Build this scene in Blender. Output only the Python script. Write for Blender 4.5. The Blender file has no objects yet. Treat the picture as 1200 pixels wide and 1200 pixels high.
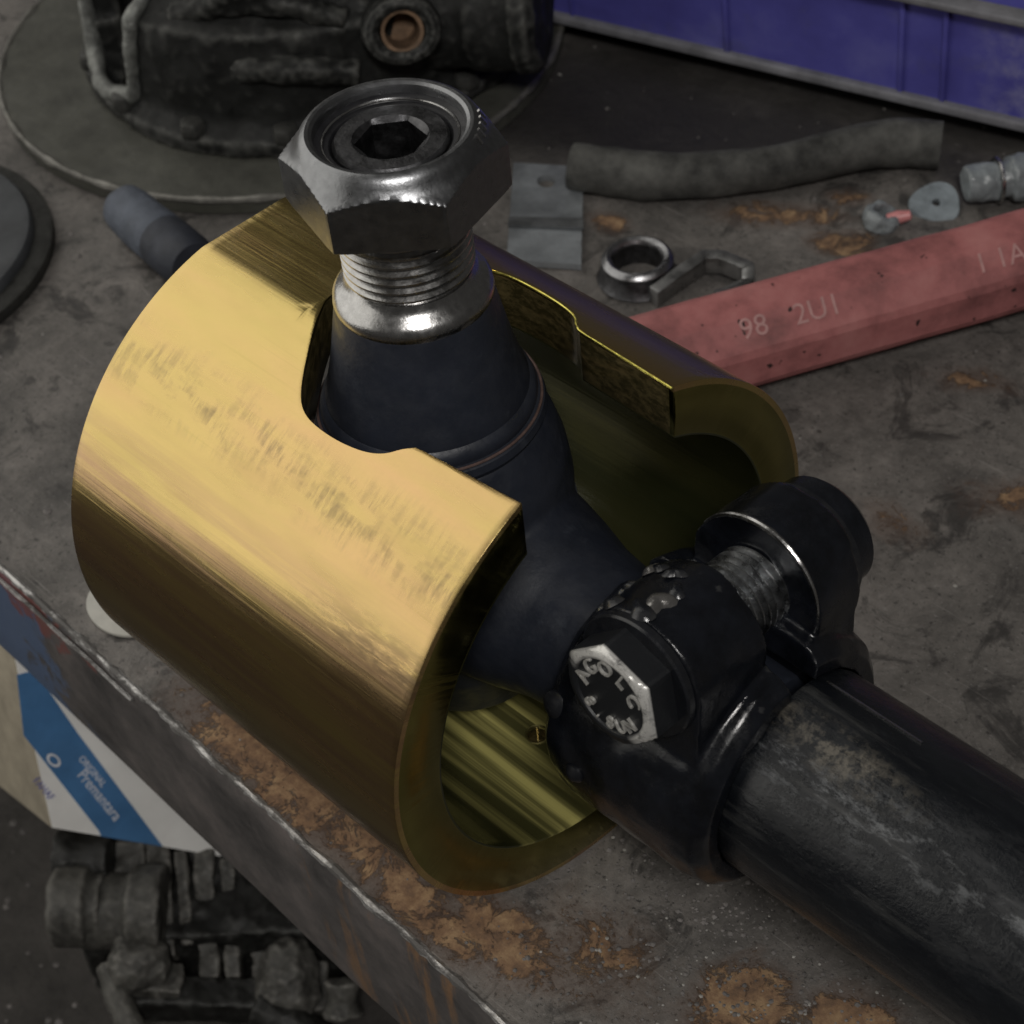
import bpy, bmesh, math, random
from mathutils import Vector, Matrix, noise as mnoise
random.seed(7)
S = 0.001                       # all sizes below are written in millimetres
sc = bpy.context.scene
COL = sc.collection
PI = math.pi

# ------------------------------------------------------------------ camera
cam = bpy.data.cameras.new("camera")
camo = bpy.data.objects.new("camera", cam); COL.objects.link(camo)
camo.location = (0.13208, -0.12983, 0.25965)
camo.rotation_euler = (0.78570, 0.08097, 0.78325)
cam.sensor_width = 36; cam.lens = 65.007
cam.clip_start = 0.01; cam.clip_end = 20
cam.dof.use_dof = True; cam.dof.focus_distance = 0.275; cam.dof.aperture_fstop = 46
sc.camera = camo

# ------------------------------------------------------------------ world, lamps, exposure
w = bpy.data.worlds.new("World"); sc.world = w; w.use_nodes = True
w.node_tree.nodes["Background"].inputs[0].default_value = (1.0, 0.96, 0.90, 1)
w.node_tree.nodes["Background"].inputs[1].default_value = 0.045

def area(name, loc, target, sx, sy, power, col, ydir=(0, 0, 1)):
    l = bpy.data.lights.new(name, 'AREA'); l.shape = 'RECTANGLE'; l.size = sx; l.size_y = sy
    l.energy = power; l.color = col
    o = bpy.data.objects.new(name, l); COL.objects.link(o)
    z = (Vector(loc) - Vector(target)).normalized(); y = Vector(ydir); y = (y - z*y.dot(z)).normalized(); x = y.cross(z)
    m = Matrix.Identity(4)
    for i, c in enumerate((x, y, z)): m.col[i][:3] = c
    m.translation = Vector(loc); o.matrix_world = m
    return o
# a big soft window up on the left, and a smaller work lamp near the photographer's left hand
area("workshop_window_light", (-0.56, -0.255, 0.38), (-0.03, 0.0, 0.05), 0.95, 1.22, 3.7, (1.0, 0.97, 0.90), (0, -1.0, -0.55))
area("work_lamp", (0.42, -0.34, 0.74), (-0.03, 0.0, 0.03), 0.15, 0.15, 3.6, (1.0, 0.97, 0.93))

sc.view_settings.view_transform = 'Standard'; sc.view_settings.look = 'None'
sc.view_settings.exposure = 0; sc.view_settings.gamma = 1
sc.render.engine = 'CYCLES'

# ------------------------------------------------------------------ material helpers
class NT:
    def __init__(s, name):
        s.m = bpy.data.materials.new(name); s.m.use_nodes = True
        s.t = s.m.node_tree; s.n = s.t.nodes; s.b = s.n["Principled BSDF"]
        s.tc = s.n.new("ShaderNodeTexCoord")
    def link(s, a, b): s.t.links.new(a, b)
    def mapping(s, scale=(1, 1, 1), loc=(0, 0, 0), rot=(0, 0, 0)):
        k = s.n.new("ShaderNodeMapping"); s.link(s.tc.outputs["Object"], k.inputs[0])
        k.inputs["Scale"].default_value = scale; k.inputs["Location"].default_value = loc; k.inputs["Rotation"].default_value = rot
        return k.outputs[0]
    def noise(s, scale, detail=4, rough=.6, vec=None, dist=0):
        k = s.n.new("ShaderNodeTexNoise"); k.inputs["Scale"].default_value = scale
        k.inputs["Detail"].default_value = detail; k.inputs["Roughness"].default_value = rough; k.inputs["Distortion"].default_value = dist
        s.link(vec if vec is not None else s.tc.outputs["Object"], k.inputs["Vector"]); return k.outputs[0]
    def ramp(s, fac, stops, interp='LINEAR'):
        k = s.n.new("ShaderNodeValToRGB"); s.link(fac, k.inputs[0]); e = k.color_ramp.elements; k.color_ramp.interpolation = interp
        while len(e) < len(stops): e.new(0.5)
        for i, (p, c) in enumerate(stops):
            e[i].position = p; e[i].color = (c, c, c, 1) if not hasattr(c, '__len__') else (*c, 1)
        return k.outputs[0]
    def mix(s, fac, a, b, mode='MIX'):
        k = s.n.new("ShaderNodeMix"); k.data_type = 'RGBA'; k.blend_type = mode
        for sock, v in ((k.inputs[0], fac), (k.inputs[6], a), (k.inputs[7], b)):
            if isinstance(v, (int, float)): sock.default_value = v
            elif isinstance(v, tuple): sock.default_value = (*v, 1)
            else: s.link(v, sock)
        return k.outputs[2]
    def math(s, op, a, b=0.0, clamp=False):
        k = s.n.new("ShaderNodeMath"); k.operation = op; k.use_clamp = clamp
        for i, v in enumerate((a, b)):
            if isinstance(v, (int, float)): k.inputs[i].default_value = v
            else: s.link(v, k.inputs[i])
        return k.outputs[0]
    def xyz(s, vec=None):
        k = s.n.new("ShaderNodeSeparateXYZ"); s.link(vec if vec is not None else s.tc.outputs["Object"], k.inputs[0]); return k.outputs
    def combine(s, x, y, z):
        k = s.n.new("ShaderNodeCombineXYZ")
        for i, v in enumerate((x, y, z)):
            if isinstance(v, (int, float)): k.inputs[i].default_value = v
            else: s.link(v, k.inputs[i])
        return k.outputs[0]
    def blob(s, cx, cy, rx, ry, ang=0.0, cz=None):
        """soft elliptical mask, 1 in the middle, 0 outside (mm, object space)"""
        k = s.n.new("ShaderNodeMapping"); k.vector_type = 'TEXTURE'
        s.link(s.tc.outputs["Object"], k.inputs[0])
        k.inputs["Location"].default_value = (cx*S, cy*S, 0); k.inputs["Rotation"].default_value = (0, 0, ang)
        k.inputs["Scale"].default_value = (rx*S, ry*S, 1)
        g = s.n.new("ShaderNodeTexGradient"); g.gradient_type = 'SPHERICAL'
        s.link(k.outputs[0], g.inputs[0]); return g.outputs[1]
    def bump(s, h, strength=.3, dist=.0005, prev=None):
        k = s.n.new("ShaderNodeBump"); k.inputs["Strength"].default_value = strength; k.inputs["Distance"].default_value = dist
        s.link(h, k.inputs["Height"])
        if prev is not None: s.link(prev, k.inputs["Normal"])
        return k.outputs[0]
    def set(s, col=None, rough=None, metal=None, normal=None, spec=None, **kw):
        for key, v in (("Base Color", col), ("Roughness", rough), ("Metallic", metal), ("Normal", normal), ("Specular IOR Level", spec), *[(k.replace('_', ' '), v) for k, v in kw.items()]):
            if v is None: continue
            i = s.b.inputs[key]
            if isinstance(v, (int, float)): i.default_value = v
            elif isinstance(v, tuple): i.default_value = (*v, 1)
            else: s.link(v, i)
        return s.m

def simple(name, col, rough=.5, metal=0.0, var=.35, nscale=400, bump=.15, rvar=.15, dist=.0003, spec=.5):
    t = NT(name)
    n = t.noise(nscale, 6, .65)
    dark = tuple(c*(1-var) for c in col); lite = tuple(min(1, c*(1+var)) for c in col)
    c = t.ramp(n, [(.3, dark), (.7, lite)])
    r = t.ramp(t.noise(nscale*.6, 4), [(.3, max(.02, rough-rvar)), (.7, min(1, rough+rvar))])
    return t.set(c, r, metal, t.bump(t.noise(nscale*2.5, 5), bump, dist), spec)

# ---- gold zinc passivated sleeve (object origin below the sleeve, axis along x at z = 45 mm)
def mat_gold():
    t = NT("yellow_zinc_plate")
    o = t.xyz()
    zz = t.math('SUBTRACT', o[2], .045)
    th = t.math('ARCTAN2', o[1], zz)
    cyl = t.combine(o[0], t.math('MULTIPLY', th, .045), t.math('SQRT', t.math('ADD', t.math('MULTIPLY', o[1], o[1]), t.math('MULTIPLY', zz, zz))))
    def cmap(sc_, loc=(0, 0, 0)):
        k = t.n.new("ShaderNodeMapping"); t.link(cyl, k.inputs[0]); k.inputs["Scale"].default_value = sc_; k.inputs["Location"].default_value = loc; return k.outputs[0]
    # iridescent patches, drawn out along the axis
    pat = t.noise(1, 4, .6, cmap((14, 70, 30)))
    col = t.ramp(pat, [(.30, (.68, .53, .19)), (.5, (.71, .52, .205)), (.68, (.74, .49, .23)), (.8, (.60, .53, .18))])
    # smear of dull worn plating along the upper flank
    arc = t.math('MULTIPLY', th, 57.2958)
    cen = t.math('ADD', arc, t.math('MULTIPLY', o[0], 20.0))
    band = t.math('SUBTRACT', 1.0, t.math('DIVIDE', t.math('ABSOLUTE', t.math('ADD', cen, 36.5)), 9.0), True)
    hatch = t.noise(1, 5, .75, cmap((900, 160, 30)))
    clump = t.noise(1, 3, .6, cmap((110, 300, 30), (3, 1, 0)))
    smear = t.math('MULTIPLY', band, t.math('MULTIPLY', t.ramp(hatch, [(.42, 0.0), (.62, 1.0)]), t.ramp(clump, [(.40, 0.0), (.60, 1.0)])), True)
    # second worn patch towards the open end
    b2 = t.math('SUBTRACT', 1.0, t.math('DIVIDE', t.math('ABSOLUTE', t.math('ADD', arc, 57.0)), 8.0), True)
    b2x = t.math('MULTIPLY', b2, t.ramp(o[0], [(0.010, 0.0), (0.030, 1.0)]))
    smear2 = t.math('MULTIPLY', b2x, t.ramp(t.noise(1, 5, .75, cmap((160, 700, 30), (7, 2, 0))), [(.40, 0.0), (.58, 1.0)]), True)
    sm = t.math('MAXIMUM', t.math('MULTIPLY', smear, .85), t.math('MULTIPLY', smear2, .9))
    col = t.mix(t.math('MULTIPLY', sm, .85), col, (.36, .27, .16))
    # reflection streaks painted into the lower flank, then scattered scratches along the axis
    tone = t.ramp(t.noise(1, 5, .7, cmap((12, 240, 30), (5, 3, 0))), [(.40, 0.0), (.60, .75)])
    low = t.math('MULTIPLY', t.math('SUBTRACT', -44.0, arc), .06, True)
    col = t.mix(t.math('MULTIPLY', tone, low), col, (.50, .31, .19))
    scr = t.ramp(t.noise(1, 2, .5, cmap((25, 2600, 10))), [(.66, 0.0), (.72, 1.0)])
    col = t.mix(t.math('MULTIPLY', scr, .16), col, (.55, .42, .14))
    # sawn end faces dull olive; bore near black, a highlight painted along its floor
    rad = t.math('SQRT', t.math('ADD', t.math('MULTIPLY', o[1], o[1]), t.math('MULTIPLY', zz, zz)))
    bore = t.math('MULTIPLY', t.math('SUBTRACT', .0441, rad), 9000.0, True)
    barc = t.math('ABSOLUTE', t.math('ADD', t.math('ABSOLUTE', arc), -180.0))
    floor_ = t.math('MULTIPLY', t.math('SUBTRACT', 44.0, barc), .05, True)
    floor_glint = t.math('MULTIPLY', floor_, t.ramp(t.noise(1, 5, .6, cmap((5, 150, 30), (1, 9, 0))), [(.42, .10), (.50, .38), (.58, 1.0)]))  # pale streak standing in for the highlight on the bore floor
    bcol = t.mix(floor_glint, t.ramp(pat, [(.3, (.020, .023, .009)), (.7, (.034, .034, .013))]), (.62, .56, .19))
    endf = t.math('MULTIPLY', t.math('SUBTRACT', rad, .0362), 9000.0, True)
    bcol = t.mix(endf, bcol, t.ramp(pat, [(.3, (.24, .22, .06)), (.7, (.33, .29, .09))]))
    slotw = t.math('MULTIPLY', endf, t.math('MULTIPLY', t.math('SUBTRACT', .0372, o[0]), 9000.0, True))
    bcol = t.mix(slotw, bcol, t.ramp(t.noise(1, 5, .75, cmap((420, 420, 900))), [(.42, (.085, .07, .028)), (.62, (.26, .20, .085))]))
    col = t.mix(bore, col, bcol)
    rough = t.math('ADD', t.ramp(t.noise(1, 4, .6, cmap((60, 200, 30))), [(.3, .20), (.7, .30)]), t.math('MULTIPLY', sm, .22))
    lathe = t.noise(1, 3, .7, cmap((2600, 25, 10)))
    streak = t.noise(1, 4, .65, cmap((9, 420, 30), (2, 5, 0)))
    nb = t.bump(lathe, .10, .00012)
    nb = t.bump(streak, .12, .0005, nb)
    nb = t.bump(t.noise(1, 3, .6, cmap((60, 60, 60))), .10, .0006, nb)
    tg = t.n.new("ShaderNodeTangent"); tg.direction_type = 'RADIAL'; tg.axis = 'X'
    t.link(tg.outputs[0], t.b.inputs["Tangent"])
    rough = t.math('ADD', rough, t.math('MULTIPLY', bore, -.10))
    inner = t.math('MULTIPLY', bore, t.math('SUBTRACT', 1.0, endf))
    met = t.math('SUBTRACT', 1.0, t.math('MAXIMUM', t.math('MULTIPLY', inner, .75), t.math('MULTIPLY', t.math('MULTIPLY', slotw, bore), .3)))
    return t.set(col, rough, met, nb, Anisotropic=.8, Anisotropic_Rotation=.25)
GOLD = mat_gold()
STEEL_GOLD = None

def mat_paint(name, base, rough=.38, wear=.12, wearcol=(.18, .17, .16), spec=.5, nscale=160):
    t = NT(name)
    n = t.noise(nscale, 8, .7)
    m = t.ramp(n, [(.60, 0.0), (.72, wear)])
    col = t.mix(t.ramp(t.noise(nscale*.4, 4), [(.3, 0.0), (.7, 1.0)]), tuple(c*.6 for c in base), base)
    col = t.mix(m, col, wearcol)
    r = t.ramp(t.noise(nscale*1.3, 6, .7), [(.35, rough-.12), (.65, rough+.2)])
    return t.set(col, r, 0.0, t.bump(t.noise(nscale*4, 6, .7), .28, .00022, t.bump(t.noise(nscale*.6, 4), .25, .0008)), spec)
def mat_cast(name, base, edge, rough, spec, nscale=150, p0=.505, p1=.56, ew=.8, bump=.45):
    t = NT(name)
    geo = t.n.new("ShaderNodeNewGeometry")
    n = t.noise(nscale, 8, .7)
    col = t.mix(t.ramp(n, [(.35, 0.0), (.68, 1.0)]), tuple(c*.5 for c in base), tuple(c*1.5 for c in base))
    e = t.math('MULTIPLY', t.ramp(geo.outputs["Pointiness"], [(p0, 0.0), (p1, ew)]), t.ramp(t.noise(nscale*2.2, 6, .7), [(.32, .15), (.6, 1.0)]))
    col = t.mix(e, col, edge)
    r = t.ramp(t.noise(nscale*1.6, 6, .7), [(.35, max(.05, rough-.13)), (.65, rough+.2)])
    return t.set(col, r, t.math('MULTIPLY', e, .5), t.bump(t.noise(nscale*5, 6, .75), bump, .0003, t.bump(n, .3*min(1, bump*2), .0010)), spec)
BLACK = mat_paint("black_painted_steel", (.010, .011, .014), .34, .5)
CLAMPB = mat_cast("black_oily_forging", (.006, .007, .010), (.09, .09, .09), .15, .6, 150, .54, .64, .5, .16)
BLUEBLK = mat_paint("blue_black_phosphate", (.024, .028, .040), .42, .3, (.08, .09, .11), .45, 160)

def mat_tube():
    t = NT("tube_black_paint_dusty")
    o = t.xyz()
    v = t.mapping((30, 110, 110))
    n = t.noise(1, 7, .7, v)
    dust = t.ramp(n, [(.46, 0.0), (.66, 1.0)])
    streak = t.ramp(t.noise(1, 6, .7, t.mapping((22, 260, 260), (2, 0, 1))), [(.55, 0.0), (.70, 1.0)])
    col = t.mix(t.math('MULTIPLY', dust, .7), (.005, .006, .008), (.015, .017, .020))
    col = t.mix(t.math('MULTIPLY', streak, .35), col, (.10, .10, .095))
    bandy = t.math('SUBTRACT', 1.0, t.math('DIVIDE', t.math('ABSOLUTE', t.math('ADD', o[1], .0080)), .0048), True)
    fl_ = t.math('MULTIPLY', bandy, t.ramp(t.noise(1, 9, .82, t.mapping((130, 330, 330), (5, 2, 1))), [(.52, 0.0), (.62, 1.0)]))  # broken highlight along the tube, painted as pale flecks
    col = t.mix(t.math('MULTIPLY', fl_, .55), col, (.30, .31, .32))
    # dried mud left near the clamp end
    mud = t.math('MULTIPLY', t.blob(80, -3.5, 17, 4.2, -.06), t.ramp(t.noise(330, 7, .75), [(.45, 0.0), (.66, 2.2)]), True)
    col = t.mix(t.math('MULTIPLY', mud, .8), col, (.15, .135, .11))
    r = t.ramp(t.noise(1, 8, .78, t.mapping((70, 200, 200), (3, 1, 0))), [(.40, .16), (.52, .26), (.62, .50)])
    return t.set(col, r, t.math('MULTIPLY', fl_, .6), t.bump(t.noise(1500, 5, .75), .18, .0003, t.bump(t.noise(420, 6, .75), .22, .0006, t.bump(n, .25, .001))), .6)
TUBE = mat_tube()
STEEL = simple("bright_worn_steel", (.46, .455, .45), .25, 1.0, .18, 800, .12, .08)
NUTST = simple("nut_steel_grey", (.255, .26, .27), .32, 1.0, .12, 900, .10, .06)
GLINT = simple('bright_glint', (.30, .29, .28), .2, .8, .3, 700, .2)
EDGE_GLINT = simple('yellow_edge_glint', (.75, .66, .16), .3, 1.0, .3, 500, .3)
STEEL_GOLD = simple('bright_gold_rim', (.36, .32, .13), .4, 1.0, .2, 500, .1)
DARKST = simple("dark_oxidised_steel", (.10, .10, .105), .42, 1.0, .4, 500, .3)
NYLON = simple("black_nylon", (.012, .012, .014), .45, 0, .3, 600, .1)
ORANGE = simple("dull_seal_wire", (.13, .085, .075), .45, .3, .3, 800, .1)
GALV = simple("galvanised_sheet", (.30, .32, .34), .45, .65, .3, 120, .3, .15)
RUBBER = simple("dusty_grey_rubber", (.055, .055, .051), .85, 0, .85, 110, .5, .1, .0008)
BUSH = simple("slate_grey_rubber", (.085, .098, .125), .7, 0, .35, 140, .5, .1, .0008)
BUSHD = simple("dark_slate_rubber", (.025, .029, .040), .65, 0, .35, 160, .4)
CAST = mat_cast("oily_black_casting", (.012, .0125, .012), (.15, .15, .14), .5, .22, 110, .505, .55, .85, .5)
CASTR = simple("rubbed_casting_edge", (.17, .175, .165), .48, .4, .5, 260, .6, .15, .0008)
FLANGE = simple("greasy_flange_plate", (.062, .062, .052), .62, .15, .35, 90, .5, .15, .0006)
RUSTY = simple("rusty_bore", (.16, .10, .06), .7, .2, .5, 300, .6)
PUCK = simple("grey_disc_face", (.060, .064, .070), .6, .15, .3, 80, .35)
WHITEP = simple("off_white_plastic", (.42, .41, .37), .45, 0, .15, 200, .1)
WHITEL = simple("white_print", (.75, .76, .80), .6, 0, .12, 300, .05)
BLUEL = simple("blue_print", (.10, .11, .35), .6, 0, .2, 300, .05)
CARD = simple("grubby_cardboard", (.33, .29, .22), .85, 0, .25, 120, .3)
CARTONW = simple("white_carton", (.88, .87, .84), .6, 0, .06, 90, .05)
CARTONB = simple("blue_carton_print", (.07, .19, .39), .55, 0, .15, 90, .05)
CLEARP = simple("dirty_clear_plastic", (.19, .21, .22), .35, 0, .3, 200, .2)
PINK = simple("pink_plastic_tip", (.55, .22, .22), .4, 0, .2, 300, .1)
GRITM = simple("grit", (.13, .12, .115), .8, 0, .6, 60, .2)
GEAR = mat_cast("greasy_alloy_casting", (.060, .058, .052), (.24, .23, .21), .5, .35, 170, .505, .56, .8, .6)
GEARD = mat_cast("black_greasy_steel", (.012, .012, .011), (.08, .08, .075), .45, .35, 170, .505, .56, .7, .6)

def mat_red():
    t = NT("faded_red_paint")
    n = t.noise(70, 7, .65)
    col = t.ramp(n, [(.28, (.17, .062, .062)), (.5, (.37, .135, .132)), (.75, (.47, .205, .195))])
    spots = t.ramp(t.noise(330, 2, .5), [(.70, 0.0), (.74, 1.0)])
    col = t.mix(spots, col, (.035, .018, .018))
    dirt = t.ramp(t.noise(1, 6, .7, t.mapping((40, 40, 120))), [(.52, 0.0), (.75, .55)])
    col = t.mix(dirt, col, (.09, .05, .048))
    return t.set(col, .62, 0.0, t.bump(t.noise(500, 6, .7), .35, .0004, t.bump(t.noise(60, 3), .3, .001)), .35)
RED = mat_red()
REDL = simple("raised_letter_rub", (.44, .235, .225), .6, 0, .2, 400, .2)

def mat_crate():
    t = NT("blue_violet_crate_plastic")
    n = t.noise(35, 7, .65)
    col = t.ramp(n, [(.3, (.060, .056, .25)), (.55, (.085, .082, .35)), (.8, (.15, .15, .42))])
    grime = t.ramp(t.noise(60, 8, .7), [(.56, 0.0), (.75, .6)])
    col = t.mix(grime, col, (.10, .10, .16))
    scuff = t.math('MULTIPLY', t.blob(128, 4, 14, 30), t.ramp(t.noise(150, 6, .7), [(.40, 0.0), (.70, 1.3)]), True)
    col = t.mix(t.math('MULTIPLY', scuff, .6), col, (.28, .28, .42))
    return t.set(col, .5, 0.0, t.bump(t.noise(300, 6, .7), .25, .0004), .4)
CRATE = mat_crate()
CRATER = simple("grimy_crate_rim", (.15, .15, .165), .7, 0, .35, 120, .4)

def mat_bench():
    t = NT("grimy_steel_bench")
    n = t.noise(22, 10, .74, dist=.3)
    fine = t.noise(420, 7, .75)
    col = t.ramp(n, [(.34, (.062, .058, .055)), (.5, (.155, .143, .132)), (.66, (.25, .228, .211))])
    col = t.mix(t.ramp(fine, [(.35, .75), (.65, 0.0)]), col, t.mix(.5, col, (.025, .024, .023)))
    pale = t.ramp(t.noise(1500, 3, .6), [(.60, 0.0), (.70, .6)])
    col = t.mix(pale, col, (.24, .23, .22))
    pit = t.ramp(t.noise(900, 4, .7), [(.34, .8), (.42, 0.0)])
    col = t.mix(pit, col, (.022, .021, .020))
    sc1 = t.ramp(t.noise(1, 3, .6, t.mapping((30, 1500, 10), (0, 0, 0), (0, 0, .5))), [(.66, 0.0), (.74, .45)])
    sc2 = t.ramp(t.noise(1, 3, .6, t.mapping((24, 1300, 10), (4, 2, 0), (0, 0, -.9))), [(.68, 0.0), (.76, .45)])
    col = t.mix(t.math('MAXIMUM', sc1, sc2), col, (.26, .245, .23))
    drip = t.ramp(t.noise(60, 7, .7, dist=1.2), [(.36, .6), (.46, 0.0)])
    col = t.mix(drip, col, (.030, .028, .027))
    crate_shade = t.math('MAXIMUM', t.math('MULTIPLY', t.blob(-140, 170, 95, 42, .55), 2.2, True), t.math('MULTIPLY', t.blob(-120, 220, 140, 60, .3), 2.2, True))  # shade near the crate, painted dark into the bench colour
    sc1 = t.ramp(t.noise(1, 3, .6, t.mapping((30, 1500, 10), (0, 0, 0), (0, 0, .5))), [(.66, 0.0), (.74, .45)])
    sc2 = t.ramp(t.noise(1, 3, .6, t.mapping((24, 1300, 10), (4, 2, 0), (0, 0, -.9))), [(.68, 0.0), (.76, .45)])
    col = t.mix(t.math('MAXIMUM', sc1, sc2), col, (.26, .245, .23))
    drip = t.ramp(t.noise(60, 7, .7, dist=1.2), [(.36, .6), (.46, 0.0)])
    col = t.mix(drip, col, (.030, .028, .027))
    crate_shade = t.math('MULTIPLY', crate_shade, t.ramp(t.noise(30, 6, .65), [(.25, .7), (.5, .95)]))
    col = t.mix(crate_shade, col, (.024, .022, .021))
    # bare rust and old orange primer, each patch with its own ragged shape
    mask = None
    for (cx, cy, rx, ry, a, g) in [(-48, -32, 50, 12, 0.0, 1.0), (2, -30, 20, 9, .1, 1.0), (-14, -35, 30, 7, 0, .9), (38, -16, 12, 16, .2, 1.15), (53, -6, 12, 11, 0, 1.15),
                                   (14, -22, 20, 14, 0, .6), (-88, 150, 26, 8, .6, .7), (-70, 150, 12, 8, .6, .9), (-117, 123, 9, 6, 0, .75), (-8, 86, 12, 8, 0, .55), (-80, 165, 10, 6, .4, .6),
                                   (-20, 130, 14, 7, .5, .55), (60, 30, 22, 10, .5, .7), (8, 108, 20, 10, .7, .6)]:
        b = t.math('MULTIPLY', t.blob(cx, cy, rx, ry, a), 1.6*g, True)
        mask = b if mask is None else t.math('MAXIMUM', mask, b)
    rag = t.noise(130, 11, .82, dist=.6)
    rust = t.ramp(t.math('ADD', t.math('MULTIPLY', mask, .36), t.math('MULTIPLY', rag, 1.35)), [(.0, 0.0), (.93, 0.0), (.985, 1.0)])
    rcol = t.ramp(t.noise(240, 7, .7), [(.32, (.085, .055, .038)), (.48, (.24, .14, .075)), (.66, (.42, .28, .15))])
    stain = t.ramp(t.math('ADD', t.math('MULTIPLY', mask, .5), t.math('MULTIPLY', rag, .9)), [(.55, 0.0), (.85, .6)])
    col = t.mix(stain, col, (.11, .065, .045))
    col = t.mix(t.math('MULTIPLY', rust, .78), col, rcol)
    oil = t.ramp(t.noise(14, 5, .6), [(.38, .85), (.52, 0.0)])
    r = t.mix(oil, t.ramp(fine, [(.3, .48), (.7, .72)]), (.34, .34, .34))
    r = t.mix(rust, r, (.85, .85, .85))
    nb = t.bump(rust, .7, .0006, t.bump(fine, .55, .0005, t.bump(n, .4, .002)))
    return t.set(col, r, 0.1, nb, .45)
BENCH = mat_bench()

def mat_front():
    t = NT("bench_front_old_paint")
    o = t.xyz()
    n = t.noise(60, 9, .7)
    col = t.ramp(n, [(.32, (.055, .052, .052)), (.52, (.115, .105, .102)), (.7, (.19, .165, .158))])
    rag = t.noise(110, 9, .7, dist=.5)
    left = t.ramp(o[0], [(0.0, 0.0), (1.0, 1.0)])
    # blue paint survives at the far left
    fl = t.math('MULTIPLY', t.math('SUBTRACT', -.095, o[0]), 22.0, True)
    bl = t.ramp(t.math('ADD', t.math('MULTIPLY', fl, .45), rag), [(.78, 0.0), (.86, 1.0)])
    col = t.mix(t.math('MULTIPLY', bl, .85), col, (.10, .15, .26))
    # red lead below the edge and a chip further along
    zt = t.math('ADD', 1.0, t.math('MULTIPLY', t.math('ADD', o[2], .006), 55.0), True)
    fl2 = t.math('MULTIPLY', t.math('SUBTRACT', -.085, o[0]), 30.0, True)
    rd = t.ramp(t.math('ADD', t.math('MULTIPLY', t.math('MULTIPLY', fl2, zt), .42), t.noise(150, 8, .7)), [(.80, 0.0), (.86, 1.0)])
    col = t.mix(t.math('MULTIPLY', rd, .8), col, (.22, .075, .065))
    # rust runs
    run = t.noise(1, 7, .7, t.mapping((150, 150, 22), (1, 0, 0)))
    fr = t.math('MULTIPLY', t.math('ADD', o[0], .068), 26.0, True)
    ru = t.ramp(t.math('ADD', t.math('MULTIPLY', fr, .16), run), [(.68, 0.0), (.80, 1.0)])
    col = t.mix(t.math('MULTIPLY', ru, .8), col, (.27, .155, .08))
    return t.set(col, .55, .15, t.bump(rag, .4, .0006, t.bump(t.noise(600, 6, .7), .4, .0003)), .45)
FRONT = mat_front()

def mat_edge():
    t = NT("worn_bench_edge")
    m = t.ramp(t.noise(1, 6, .7, t.mapping((130, 300, 300))), [(.46, 0.0), (.58, 1.0)])
    col = t.mix(m, (.10, .095, .09), (.52, .51, .50))
    r = t.mix(m, (.6, .6, .6), (.30, .30, .30))
    return t.set(col, r, t.mix(m, (.2, .2, .2), (.85, .85, .85)), t.bump(t.noise(700, 6, .7), .6, .0005), .5)
EDGE = mat_edge()

def mat_floor():
    t = NT("dark_dirty_floor")
    n = t.noise(40, 8, .7)
    col = t.ramp(n, [(.3, (.030, .028, .026)), (.7, (.080, .073, .067))])
    return t.set(col, .8, 0.0, t.bump(t.noise(260, 8, .75), .8, .002), .3)
FLOORM = mat_floor()

def mat_bolt():
    """black bolt head, rim worn bare, with a crescent highlight painted on its upper side (object origin at head centre, face towards -y)"""
    t = NT("bolt_head_glint")
    o = t.xyz()
    rr = t.math('SQRT', t.math('ADD', t.math('MULTIPLY', o[0], o[0]), t.math('MULTIPLY', o[2], o[2])))
    rim = t.ramp(t.math('MULTIPLY', rr, 100.0), [(.59, 0.0), (.64, 1.0)])
    side = t.math('MULTIPLY', t.math('ADD', t.math('ADD', t.math('MULTIPLY', o[0], .65), o[2]), .0030), 300.0, True)  # keeps the bright rim to a painted crescent highlight
    face = t.math('MULTIPLY', t.math('SUBTRACT', -.00005, o[1]), 3000.0, True)
    m = t.math('MULTIPLY', t.math('MULTIPLY', rim, side), face)
    m = t.math('MULTIPLY', m, t.ramp(t.noise(600, 5, .7), [(.34, .15), (.50, 1.0)]))
    col = t.mix(m, (.010, .011, .013), (.74, .73, .70))
    return t.set(col, t.mix(m, (.42, .42, .42), (.34, .34, .34)), t.math('MULTIPLY', m, .45), t.bump(t.noise(1200, 5, .7), .3, .0002), .45)
BOLTM = mat_bolt()
def mat_boltthread():
    return simple("bolt_thread_steel", (.45, .46, .47), .30, 1.0, .4, 700, .3, .12)
BTHREAD = mat_boltthread()

# ------------------------------------------------------------------ mesh helpers (world mm, shifted to the thing's base)
def finish(me, smooth=35):
    for p in me.polygons: p.use_smooth = True
    me.set_sharp_from_angle(angle=math.radians(smooth))
def obj(name, bm, mat, base=(0, 0, 0), parent=None, smooth=35, mods=None, fix=True):
    if fix:
        bmesh.ops.remove_doubles(bm, verts=bm.verts, dist=1e-4)
        bmesh.ops.recalc_face_normals(bm, faces=bm.faces)
    B = Vector(base)
    for v in bm.verts: v.co = (v.co - B)*S
    me = bpy.data.meshes.new(name); bm.to_mesh(me); bm.free()
    me.materials.append(mat)
    o = bpy.data.objects.new(name, me); COL.objects.link(o)
    if mods:
        mods(o)
        bpy.context.view_layer.update()
        ev = o.evaluated_get(bpy.context.evaluated_depsgraph_get())
        nm = bpy.data.meshes.new_from_object(ev); o.modifiers.clear()
        old = o.data; o.data = nm; bpy.data.meshes.remove(old); nm.name = name
        if not nm.materials: nm.materials.append(mat)
    finish(o.data, smooth)
    if parent is None: o.location = B*S
    else:
        o.parent = parent
        pb = Vector(parent.get('_b', (0, 0, 0)))
        if parent.type == 'EMPTY' or '_b' in parent: o.location = (B - pb)*S
    o['_b'] = tuple(B)
    return o
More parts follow.
